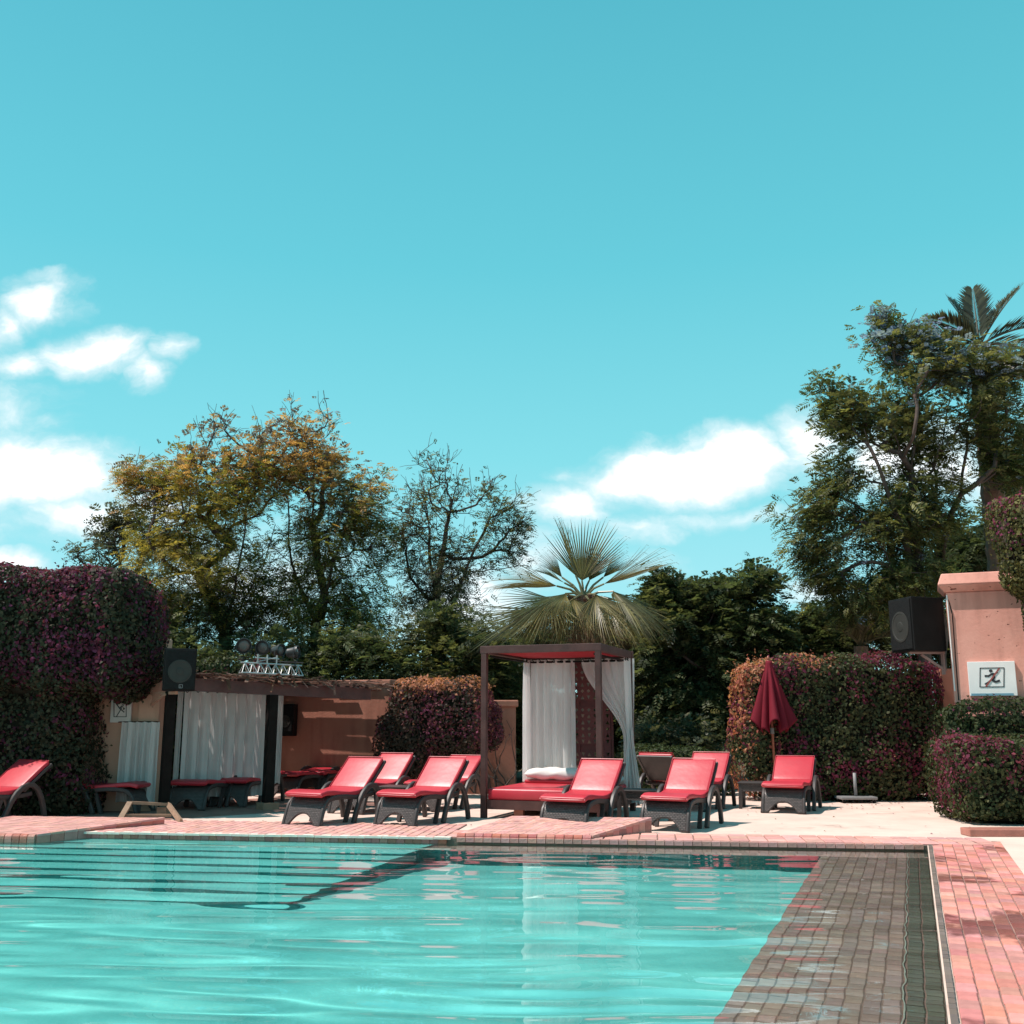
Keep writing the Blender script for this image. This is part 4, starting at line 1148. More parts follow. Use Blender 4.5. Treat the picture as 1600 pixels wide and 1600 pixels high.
# grey green shrub behind the low hedge, far planting that closes the view
Y = 21.6
tree('shrub', 'greyish green bush just behind the low clipped hedge', [[gp(1050, Y), A(1050, 1200, Y), A(1050, 1175, Y)]], [ell(1020, 1160, 30, 26, Y), ell(1075, 1155, 34, 22, Y), ell(1000, 1175, 20, 20, Y)], 60, .04, m_barkd,
     [('leaves', 1100, .22, 4, .3, cmix([(.10, .105, .07), (.075, .08, .05), (.12, .11, .06)], 1.5, 3), one, m_leaf)], 22, minz=.2, group=None, kindcat='shrub')
rr_ = np.random.default_rng(30)
n_ = 26000
P = np.stack([rr_.uniform(-26, 26, n_), rr_.uniform(34, 38, n_), rr_.uniform(0, 1, n_) ** .8 * 4.0], 1)
P[:, 2] *= .62 + .2 * fnoise(P * np.array([1, 0, 0]), .5, 1) + .12 * fnoise(P * np.array([1, 0, 0]), 1.7, 4)
np_q = leaf_quads(P, rr_.normal(size=(n_, 3)), rr_.normal(size=(n_, 3)), rr_.uniform(.22, .5, n_), .2)
o = np_quads('distant_trees', np_q, np.array(DG)[rr_.integers(0, 4, n_)] * rr_.uniform(.6, 1.5, (n_, 1)), m_leaf)
props(o, 'continuous dark green tree belt closing the view behind the garden', 'trees', None, 'stuff')
# ------------------------------------------------------------------ walls
def wallbox(mb, a, b, th_, z0, z1):
    a, b = Vector((a[0], a[1], 0)), Vector((b[0], b[1], 0)); d = (b - a).normalized(); nn = Vector((-d.y, d.x, 0)) * th_
    return mb.prism([a, b, b + nn, a + nn], z0, z1)
E_ = (Vector((-3.9, 16.94, 0)) - Vector((-5.23, 15.94, 0))).normalized(); Nn_ = Vector((-E_.y, E_.x, 0))
PO1, PO2 = Vector((-5.23, 15.94, 0)), Vector((-3.9, 16.94, 0))

LWX = A(253, 1050, 16.6).x
t = thing('garden_wall', (-7.4, 16.7, 0), 'tan plaster wall with dim diving sign, half hidden by purple bougainvillea', 'wall')
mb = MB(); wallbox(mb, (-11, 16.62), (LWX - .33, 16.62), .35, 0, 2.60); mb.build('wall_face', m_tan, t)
mb = MB(); wallbox(mb, (LWX - .328, 16.58), (LWX, 16.58), .45, 0, 2.70); mb.build('pilaster', m_tan, t, bevel=.015)
mb = MB(); wallbox(mb, (-11, 16.57), (LWX - .34, 16.57), .45, 2.603, 2.68); mb.build('coping', m_tan, t, bevel=.015)
bwb = Vector((-2.38, 20.15, 0)); bw0 = bwb - lat * 1.9; bwa = bwb - lat * 5.2
t = thing('garden_wall', bw0, 'terracotta wall in dappled shade behind the reed roofed pergola', 'wall')
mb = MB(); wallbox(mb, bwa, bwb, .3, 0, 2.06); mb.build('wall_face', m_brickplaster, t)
mb = MB(); o_ = -Vector((-lat.y, lat.x, 0)) * .06; wallbox(mb, bwa + o_, bwb + o_ + lat * .05, .42, 2.063, 2.17); mb.build('coping', m_brickplaster, t, bevel=.02)
my = 20.45; mxr = A(806, 1150, my).x
t = thing('garden_wall', (-1.1, my, 0), 'low terracotta wall with bare climbing stems left of the canopy bed', 'wall')
ztw = A(790, 1094, my).z
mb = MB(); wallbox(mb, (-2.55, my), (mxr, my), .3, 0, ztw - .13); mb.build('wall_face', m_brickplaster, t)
mb = MB(); wallbox(mb, (-2.55, my - .05), (mxr + .05, my - .05), .4, ztw - .127, ztw); mb.build('coping', m_brickplaster, t, bevel=.02)
t = thing('garden_wall', (-6.1, 18.9, 0), 'added side wall shading the left end of the reed roofed pergola', 'wall')
mb = MB(); wallbox(mb, (LWX - .12, 16.97), (-7.2, 21.6), .25, 0, 2.45); mb.build('wall_face', m_brickplaster, t)  # added wall, keeps the sun out of the open left end
# bare stems on it
r_ = random.Random(9)
t = thing('climbing_stems', (-.35, my - .06, 0), 'bare brown climbing stems spread over the low terracotta wall', 'vine')
for k in range(16):
    u0 = r_.uniform(738, 800); p = A(u0, 1240, my - .05); p.z = .02; pts = [p]; d = Vector((r_.uniform(-.5, .5), 0, 1))
    for i in range(9):
        d = (d + Vector((r_.uniform(-.5, .5), 0, r_.uniform(-.15, .2)))).normalized(); q = pts[-1] + d * r_.uniform(.12, .2); q.y = my - .03 - r_.uniform(0, .06); q.x = min(q.x, mxr); q.z = min(q.z, ztw)
        pts.append(q)
    MB().tube(pts, [.016 * (1 - .08 * i) for i in range(10)], 5).build('stem', m_bark, t)

t = thing('garden_wall', (8.9, 19.0, 0), 'shaded brick red wall stub between the right hedge and the salmon pillar', 'wall')
mb = MB(); wallbox(mb, (A(1478, 1150, 18.95).x, 18.95), (10.8, 18.95), .3, 0, 2.32); mb.build('wall_face', m_brickplaster, t)
# salmon pillar on the right
PY = 17.0
pz = lambda v: A(1530, v, PY).z
pxl = A(1484, 1000, PY).x
PROT = -R(22); t = thing('pillar', (pxl, PY, 0), 'tall salmon plaster pillar with moulded top at the right', 'pillar')
mb = MB(); wallbox(mb, (pxl, PY), (pxl + 2.8, PY), .7, 0, pz(926)); mb.build('shaft', m_pink, t, bevel=.015)
def lip(name, z0, z1, o0, o1):
    mb = MB(); a = [(pxl - o0, PY - o0), (pxl + 2.9, PY - o0), (pxl + 2.9, PY + .7 + o0), (pxl - o0, PY + .7 + o0)]
    b = [(pxl - o1, PY - o1), (pxl + 2.9, PY - o1), (pxl + 2.9, PY + .7 + o1), (pxl - o1, PY + .7 + o1)]
    mb.add([(p[0], p[1], z0) for p in a] + [(p[0], p[1], z1) for p in b], [(3, 2, 1, 0), (4, 5, 6, 7)] + [(i, (i + 1) % 4, 4 + (i + 1) % 4, 4 + i) for i in range(4)])
    mb.build(name, m_pink, t, bevel=.018)
lip('moulding', pz(926) + .002, pz(915), .02, .12)
lip('cornice', pz(915) + .002, pz(897), .12, .05)
mb = MB().tube([(pxl + .012, PY - .012, pz(930)), (pxl + .012, PY - .012, pz(1080))], .012, 6); mb.build('conduit', m_white, t)

t.rotation_euler = (0, 0, PROT)
# ------------------------------------------------------------------ no diving signs
def stroke(mb, pts, w, y, yd=.004):
    """flat stroke through (x,z) points"""
    for (a, b) in zip(pts[:-1], pts[1:]):
        mb.beam((a[0], y, a[1]), (b[0], y, b[1]), w, yd * 2, up=(0, 1, 0))
    for p in pts[1:-1]:
        mb.lathe([(w / 2, -.001), (w / 2, .001)], (0, 0, 0), 8)
        k = 16; vs = mb.v[-k:]; mb.v[-k:] = [(p[0] + v[0], y + v[2] * yd * 1000 * .98, p[1] + v[1]) for v in vs]
    return mb
def sign(u0, u1, v0, v1, Y, label, panelmat, figure):
    c0, c1 = A(u0, v1, Y), A(u1, v0, Y); w, h = c1.x - c0.x, c1.z - c0.z
    t = thing('diving_sign', ((c0.x + c1.x) / 2, Y, (c0.z + c1.z) / 2), label, 'sign', 'no diving signs')
    MB().box(((c0.x + c1.x) / 2, Y - .02, (c0.z + c1.z) / 2), (w, .055, h)).build('panel', panelmat, t, bevel=.006)
    yf = Y - .049; P_ = lambda u, v: ((A(u, v, Y).x), A(u, v, Y).z)
    return t, yf, P_
t, yf, P_ = sign(1519, 1581, 1034, 1087, PY - .012, 'bright white no diving sign on the sunlit salmon pillar', m_white, 0)
ink = M('black_ink', (.03, .03, .035), .6, .1, 5., 0)
slash = M('red_ink', (.30, .07, .06), .6, .1, 5., 0)
blue = M('blue_ink', (.16, .30, .38), .6, .1, 5., 0)
mb = MB(); q = [P_(1533, 1044), P_(1566.5, 1044), P_(1566.5, 1073), P_(1533, 1073), P_(1533, 1044)]; stroke(mb, q + [P_(1545, 1044)], .013, yf); mb.build('frame', ink, t)
mb = MB(); c = P_(1548, 1048.5); k0 = len(mb.v); mb.lathe([(.027, -.004), (.027, .004)], (0, 0, 0), 14); mb.v[k0:] = [(c[0] + v[0], yf + v[2], c[1] + v[1]) for v in mb.v[k0:]]
stroke(mb, [P_(1539.5, 1056), P_(1545, 1056.5), P_(1549, 1053.5), P_(1553, 1053)], .030, yf)
stroke(mb, [P_(1551, 1053), P_(1553, 1058), P_(1551, 1063), P_(1555, 1065.5), P_(1561, 1063.5)], .036, yf)
stroke(mb, [P_(1551, 1060), P_(1545, 1066), P_(1540, 1069)], .026, yf)
stroke(mb, [P_(1553, 1053.5), P_(1558, 1051)], .020, yf)
mb.build('diver_figure', ink, t)
mb = MB(); stroke(mb, [P_(1560, 1044.5), P_(1541.5, 1072.5)], .022, yf - .004); mb.build('slash', slash, t)
t.rotation_euler = (0, 0, PROT); hp = hit(1550, 1060.5, (pxl, PY - .012), (math.cos(PROT), math.sin(PROT))); loc0 = Vector(t.location)
a, b = P_(1521, 1086.5), P_(1580, 1083); MB().box(((a[0] + b[0]) / 2, yf, (a[1] + b[1]) / 2), (b[0] - a[0], .006, b[1] - a[1])).build('blue_stripe', blue, t)
t.location = hp
m_signdim = M('shade_toned_white_paint', (.50, .46, .43), .7, .1, 5., .05)  # white sign paint with the shade mixed into its colour
t, yf, P_ = sign(173, 208, 1089, 1129, 16.60, 'shaded no diving sign on the tan wall by the purple bougainvillea', m_signdim, 0)
mb = MB(); q = [P_(180, 1098), P_(199, 1098), P_(199, 1120), P_(180, 1120), P_(180, 1098), P_(188, 1098)]; stroke(mb, q, .010, yf); mb.build('frame', ink, t)
mb = MB(); stroke(mb, [P_(183, 1099), P_(189, 1107), P_(196, 1113)], .016, yf); stroke(mb, [P_(189, 1107), P_(192, 1103)], .016, yf); mb.build('diver_figure', ink, t)
mb = MB(); stroke(mb, [P_(197, 1098.5), P_(184, 1119.5)], .010, yf - .004); mb.build('slash', ink, t)

# ------------------------------------------------------------------ loudspeakers
def speaker(c, w, h, d, yaw, label, wide=True, mark=False):
    t = thing('loudspeaker', c, label, 'speaker', 'wall mounted loudspeakers', yaw)
    mb = MB(); q = .18 * w
    pl = [(-w / 2, -d / 2), (w / 2, -d / 2), (w / 2 - q, d / 2), (-w / 2 + q, d / 2)]
    mb.prism(pl, -h / 2, h / 2); mb.build('cabinet', m_black, t, off=False, bevel=.012)
    mb = MB(); mb.box((0, -d / 2 - .010, 0), (w * .90, .016, h * .93)); mb.build('grille', m_grille, t, off=False, bevel=.006)
    g = M('cone_brown', (.030, .026, .022), .6, .2, 6., .05)
    mb = MB(); mb.lathe([(w * .36, 0), (w * .36, .006), (w * .31, .009), (w * .30, .004), (w * .12, .003), (w * .10, .009), (.0, .012)], (0, 0, 0), 28); mb.v = [(v[0], -d / 2 - .018 - v[2], v[1] - h * .04) for v in mb.v]; mb.build('cone', g, t, off=False, smooth=False)
    if mark:
        mb = MB(); s_ = w * .05; z = -h * .39; x = w * .05; y = -d / 2 - .021
        for a, b in (((-1, -1), (1, -1)), ((1, -1), (1, 1)), ((1, 1), (-1, 1)), ((-1, 1), (-1, -1)), ((-.3, -1), (-.3, .4))):
            mb.beam((x + a[0] * s_, y, z + a[1] * s_), (x + b[0] * s_, y, z + b[1] * s_), .007, .004, up=(0, 1, 0))
        mb.build('badge', m_grey, t, off=False)
    return t
def bracket(pw, pts, label):
    t = thing('speaker_bracket', pw, label, 'bracket', 'speaker brackets')
    return t
c = A(278, 1047, 15.62)
speaker(c, .48, .63, .34, R(27), 'dark loudspeaker with round cone above the shaded curtains at left', mark=True)
t = thing('speaker_bracket', A(235, 1085, 16.55), 'tan steel bracket holding the left loudspeaker off the wall', 'bracket', 'speaker brackets')
a = A(235, 1072, 16.55); b = A(235, 1106, 16.55)
MB().beam(a, b, .06, .03, up=(0, 1, 0)).build('wall_plate', m_tan, t)
p0, p1 = A(236, 1083.5, 16.5), A(276, 1082.5, 15.64); MB().beam(p0, p1, .04, .045).build('arm', m_tan, t)
MB().beam(A(236, 1101, 16.5), A(258, 1085, 15.9), .03, .03).build('brace', m_tan, t)
c = A(1436, 977, 17.3)
speaker(c, .72, .89, .66, R(-80), 'big black loudspeaker hung beside the salmon pillar')
t = thing('speaker_bracket', A(1488, 1030, 16.9), 'pink grey triangular bracket under the big right loudspeaker', 'bracket', 'speaker brackets')
zb = A(1436, 1020, 17.3).z
m_br = M('painted_steel', (.34, .22, .20), .5, .15, 6., .05)
MB().beam((c.x - .2, 17.3, zb), (pxl + .02, 17.3, zb), .05, .04).build('arm', m_br, t)
MB().beam((c.x + .0, 17.3, zb - .03), (pxl + .02, 17.3, zb - .30), .04, .035).build('brace', m_br, t)
MB().beam((pxl - .015, 17.3, zb + .06), (pxl - .015, 17.3, zb - .36), .03, .09, up=(0, 1, 0)).build('wall_plate', m_br, t)
q = c + Vector((.34, -.05, .35)); pts = [q, q + Vector((.08, 0, .12)), Vector((pxl + .03, 17.0, q.z + .10)), Vector((pxl + .06, 16.96, q.z - .2)), Vector((pxl + .05, 16.97, q.z - 1.6))]
o = MB().tube(pts, .009, 6).build('speaker_cable', m_black); props(o, 'thin black cable running from the big right loudspeaker down the pillar edge', 'cable')
# speaker in the shade on the back wall
c = hit(452, 1125, bw0 - Vector((-lat.y, lat.x, 0)) * .16, lat)
o = speaker(c, .34, .62, .26, math.atan2(lat.y, lat.x), 'small black loudspeaker in shade on the terracotta wall')

# ------------------------------------------------------------------ pergola with reed roof
m_tile = M('red_brown_floor', (.30, .155, .125), .8, .2, 3., .2, 30., .2)
mb = MB(); mb.add([tuple(p + Vector((0, 0, .004))) for p in (PO1 - E_ * 1.2 - Nn_ * .75, PO1 + E_ * 3.76 - Nn_ * .45, PO1 + E_ * 3.86 + Nn_ * 2.3, PO1 - E_ * 1.2 + Nn_ * 2.3)], [(0, 1, 2, 3)])
mb.build('pergola_floor', m_tile)['kind'] = 'structure'
tp = thing('reed_pergola', PO1.lerp(PO2, .5), 'low dark timber pergola with ragged reed roof', 'pergola')
EN = PO1 + E_ * 3.45
MB().box(PO1 + Vector((0, 0, .92)), (.13, .13, 1.84), Matrix.Rotation(math.atan2(E_.y, E_.x), 3, 'Z')).build('post', m_darkpost, tp)
MB().box(PO2 + Vector((0, 0, .90)), (.145, .145, 1.80), Matrix.Rotation(math.atan2(E_.y, E_.x), 3, 'Z')).build('post', m_darkpost, tp)
MB().box(PO2 + Vector((0, 0, .055)) - Nn_ * .005, (.27, .27, .11), Matrix.Rotation(math.atan2(E_.y, E_.x), 3, 'Z')).build('post_base', m_wood, tp)
MB().beam(PO1 - E_ * .12 + Vector((0, 0, 1.95)), EN + Vector((0, 0, 1.835)), .12, .19).build('front_beam', m_darkwood, tp)
MB().beam(PO1 + Nn_ * 2.2 + E_ * .6 + Vector((0, 0, 1.98)), EN + Nn_ * 2.2 + Vector((0, 0, 1.90)), .08, .12).build('rear_beam', m_darkwood, tp)
r_ = random.Random(21)
for i in range(7):
    s_ = .05 + i * .56; p = PO1 + E_ * s_
    if i < 2: continue
    tl = 3.9 if i < 4 else 3.3
    dz = -.032 * s_; MB().beam(p + Vector((0, 0, 2.07 + dz)), p + Nn_ * tl + Vector((0, 0, 2.075 + dz * .7)), .05, .055).build('rafter', m_darkwood, tp)
for i in range(2):
    p = PO1 + E_ * (.02 + i * .56); MB().beam(p + Vector((0, 0, 2.075)), p + Nn_ * (.75 + .9 * i) + Vector((0, 0, 2.085)), .05, .055).build('rafter', m_darkwood, tp)
m_reed = M('weathered_reed', (.15, .085, .065), .9, .4, 9., .5, 40., .1, rand=.45)
mb = MB(); wv_ = Vector((-lat.y, lat.x, 0)); qd = .02; rr2 = random.Random(33)
def on_roof(p):
    d_ = p - PO1; s_, t_ = d_.dot(E_), d_.dot(Nn_)
    return t_ > -.17 and -.22 < s_ < (3.55 + .65 * max(0, t_)) and not (p.y > 16.35 and p.x < LWX + .06)
while qd < 4.6:          # reeds lie parallel to the rear wall, their ends poke out over the front beam
    w = rr2.uniform(.045, .085); s_ = -5.0 + rr2.uniform(0, .5)
    loose = rr2.random() < (.6 if qd > 1.4 else .42)
    while s_ < .25:
        ln = rr2.uniform(.4, 1.0); c0 = bwb - wv_ * (qd + rr2.uniform(-.008, .008)); a0, a1 = s_, s_ + ln
        while a0 < a1 and not on_roof(c0 + lat * a0): a0 += .04
        while a1 > a0 and not on_roof(c0 + lat * a1): a1 -= .04
        if a1 - a0 > .08 and rr2.random() > (.20 if loose else .05):
            a1 += rr2.uniform(0, .09); p0, p1 = c0 + lat * a0, c0 + lat * a1
            zf = lambda p: 2.115 - .032 * (p - PO1).dot(E_) + rr2.uniform(0, .025)
            mb.beam(p0 + Vector((0, 0, zf(p0))), p1 + Vector((0, 0, zf(p1))), w, .012)
        s_ += ln + rr2.uniform(0, .03)
    qd += w + (rr2.choice((.018, .028, .04)) if loose else .002)
mb.build('reeds', m_reed, tp)['kind'] = 'stuff'
mb = MB()               # ragged ends at the eaves
for i in range(190):
    s_ = r_.uniform(-.2, 3.8); p = PO1 + E_ * s_ + Nn_ * r_.uniform(-.19, .05) + Vector((0, 0, r_.uniform(2.06, 2.16) - .032 * s_))
    d = (E_ * r_.uniform(-.2, 1) - Nn_ * r_.uniform(.0, .9) + Vector((0, 0, r_.uniform(-.25, .12)))).normalized()
    mb.beam(p, p + d * r_.uniform(.08, .26), r_.uniform(.02, .06), .008)
mb.build('reed_ends', m_reed, tp)['kind'] = 'stuff'

# ------------------------------------------------------------------ curtains
def drape(name, label, p0, p1, zt, zb, mat, folds, amp=.035, sweep=None, nx=64, nz=26, group=None, sag=.012, grommets=True, kind='curtain', seed=0, rod=.0):
    """cloth hanging from p0..p1; sweep(t) -> (shift along, width factor, shift across) at t down"""
    p0, p1 = Vector((p0[0], p0[1], 0)), Vector((p1[0], p1[1], 0)); d = (p1 - p0); L = d.length; d.normalize(); nn = Vector((d.y, -d.x, 0))
    t = thing(name, (p0 + p1) / 2 + Vector((0, 0, zb)), label, kind, group); r_ = random.Random(seed); ph = [r_.uniform(0, 6.28) for _ in range(4)]
    rows = []
    for i in range(nz + 1):
        tt = i / nz; row = []
        sh, wf, ac = sweep(tt) if sweep else (0, 1, 0)
        for j in range(nx + 1):
            s_ = j / nx
            f = amp * (.55 + .45 * min(1, tt * 3)) * (math.sin(2 * math.pi * folds * s_ + ph[0] + .6 * math.sin(2 * math.pi * s_ * 1.7 + ph[1]) + .25 * math.sin(tt * 2.2 + ph[2])) + .35 * math.sin(2 * math.pi * folds * 2.3 * s_ + ph[3]))
            f *= min(1.8, 1 / max(wf, .3) ** .5)
            x = (s_ - .5) * L * wf + L * .5 + sh
            z = zt + (zb - zt) * tt - sag * abs(math.sin(math.pi * folds * s_)) * (1 - tt) + .012 * math.sin(7 * s_ + ph[1]) * tt
            row.append(p0 + d * x + nn * (f + ac) + Vector((0, 0, z)))
        rows.append(row)
    mb = MB(); mb.sheet(rows); o = mb.build('cloth', mat, t, smooth=True)
    hem = [[p + Vector((0, -.002, 0)) for p in rows[-2]], [p + Vector((0, -.002, -.004)) for p in rows[-1]]]
    top = [[p - nn * -.003 + Vector((0, 0, .035)) for p in rows[0]], [p + nn * .003 - Vector((0, 0, .05)) for p in rows[0]]]
    MB().sheet(top).build('header', mat, t, smooth=True)
    if grommets:
        for j in range(int(folds) + 1):
            k = int(nx * (j + .25) / (folds + 1)); c = rows[0][k]
            mb = MB(); pts = [c + Vector((0, 0, .01)) + (d * math.cos(a) + Vector((0, 0, 1)) * math.sin(a)) * .020 + nn * .006 for a in np.linspace(0, 2 * math.pi, 11)]
            mb.tube(pts, .006, 5, False); mb.build('eyelet', m_black, t)
    return t
# pergola bay curtain, a narrow one beside it, one at the second post, one in front of the tan wall
off = PO1 + Nn_ * .95
ci = lambda u: hit(u, 1150, off, E_)
zt_ = 1.86
drape('curtain', 'long grey white curtain speckled with light spots in the pergola bay', ci(284), ci(412), zt_, .16, m_curtain, 7, .045, group='pergola curtains', seed=1, nx=110)
drape('curtain', 'narrow gathered curtain strip beside the left black pergola post', ci(274), ci(283), zt_, .20, m_curtain, 3, .02, group='pergola curtains', seed=2, nx=30, grommets=False)
drape('curtain', 'narrow gathered curtain to the right of the second black pergola post', ci(429), ci(440), zt_, .34, m_curtain, 3, .022, group='pergola curtains', seed=3, nx=30, grommets=False)
drape('curtain', 'loose pale curtain hanging before the tan wall by the left trestle', A(190, 1150, 16.54), A(249, 1150, 16.5), 1.34, .14, m_curtain, 5, .035, group='pergola curtains', seed=4, nx=80, grommets=False)
MB_ = MB().beam(ci(270) * 1 + Vector((0, 0, 0)), ci(445), .02, .02)
a, b = ci(272), ci(446); a.z = b.z = zt_ + .02; MB().tube([a, b], .012, 6).build('curtain_rod', m_black, tp)
a, b = A(187, 1100, 16.56), A(252, 1100, 16.52); a.z = b.z = 1.37
o = MB().tube([a, b], .010, 6).build('curtain_rod', m_black); props(o, 'thin dark rod along the tan wall carrying the loose pale curtain', 'curtain rod')

# ------------------------------------------------------------------ truss and stage lamps on the pergola
a, b = A(376, 1046, 17.0), A(471, 1056, 17.5); a.z = 2.16; b.z = 2.13; zr = 2.15
t = thing('light_truss', (a + b) / 2, 'silver lattice truss lying on the reed roof under the stage lamps', 'truss')
d = (b - a).normalized(); nn = Vector((-d.y, d.x, 0)) * .10
hh = Vector((0, 0, .17))
for p in (-nn, nn, hh * 1.0): MB().tube([a + p, b + p], .014, 7).build('chord', m_alu, t)
L = (b - a).length; k = 8; mb = MB()
for i in range(k):
    p, q = a + d * L * i / k, a + d * L * (i + 1) / k; m_ = (p + q) / 2
    for s_ in (-nn, nn):
        mb.tube([p + s_, m_ + hh], .007, 5); mb.tube([m_ + hh, q + s_], .007, 5)
    mb.tube([p - nn, p + nn], .007, 5)
mb.build('lacing', m_alu, t)
cx = a + d * L * .42 + hh
mb = MB()
for i in (-1, 0, 1): mb.tube([cx + d * .16 * i, cx + d * .16 * i + Vector((0, 0, .15))], .014, 6)
mb.tube([cx - d * .2 + Vector((0, 0, .09)), cx + d * .2 + Vector((0, 0, .09))], .012, 6); mb.tube([cx - d * .18 + Vector((0, 0, .02)), cx + d * .18 + Vector((0, 0, .12))], .008, 5)
mb.build('cross_stub', m_alu, t)
m_lens = M('lamp_lens', (.10, .075, .07), .2, .2, 8., .2, 40., .5)
m_can = M('lamp_can', (.030, .028, .028), .45, .2, 8., .05, 40., .4)
def lamp(u, v, Yd, yaw, pitch, label, r0=.125, ln=.24):
    c = A(u, v, Yd); t = thing('stage_lamp', c, label, 'stage lamp', 'stage lamps on the truss', yaw)
    Mx = Matrix.Rotation(pitch, 3, 'X') @ Matrix.Rotation(math.pi / 2, 3, 'X')
    mb = MB(); mb.lathe([(r0 * .55, -ln * .6), (r0 * .8, -ln * .5), (r0 * .9, -ln * .1), (r0, 0), (r0 * 1.06, .01), (r0 * 1.06, .05), (r0 * .95, .052), (r0 * .9, .02)], (0, 0, 0), 22)
    mb.v = [tuple(Mx @ Vector(p)) for p in mb.v]; mb.build('can', m_can, t, off=False, auto=35)
    mb = MB(); mb.lathe([(r0 * .9, .0), (r0 * .9, .022), (r0 * .5, .034), (.001, .038)], (0, 0, 0), 20); mb.v = [tuple(Mx @ Vector(p)) for p in mb.v]; mb.build('lens', m_lens, t, off=False, smooth=True)
    mb = MB(); pts = [(-r0 * 1.15, 0, .0), (-r0 * 1.15, 0, -r0 * .9), (-r0 * .8, 0, -r0 * 1.5), (r0 * .8, 0, -r0 * 1.5), (r0 * 1.15, 0, -r0 * .9), (r0 * 1.15, 0, 0)]
    mb.tube(pts, .010, 5); mb.tube([(0, 0, -r0 * 1.5), (0, 0, -r0 * 2.4)], .012, 6); mb.build('yoke', m_can, t, off=False)
lamp(381, 1009, 17.35, R(15), R(8), 'leftmost round stage lamp facing the pool above the truss')
lamp(411, 1012, 17.35, R(-10), R(5), 'stage lamp with pinkish lens, second from left above the truss', .118)
lamp(437, 1016, 17.7, R(60), R(-5), 'dark stage lamp turned away, in the gap before the rightmost lamp', .10)
lamp(462, 1019, 17.4, R(82), R(-6), 'rightmost stage lamp seen from its side above the truss', .10, .26)
a, b = A(372, 1030, 17.42), A(474, 1036, 17.6)
o = MB().tube([a, b], .013, 6).build('lamp_bar', m_can); props(o, 'thin dark bar running behind the truss that the stage lamps clamp to', 'bar')
a2 = A(372, 1030, 17.42)

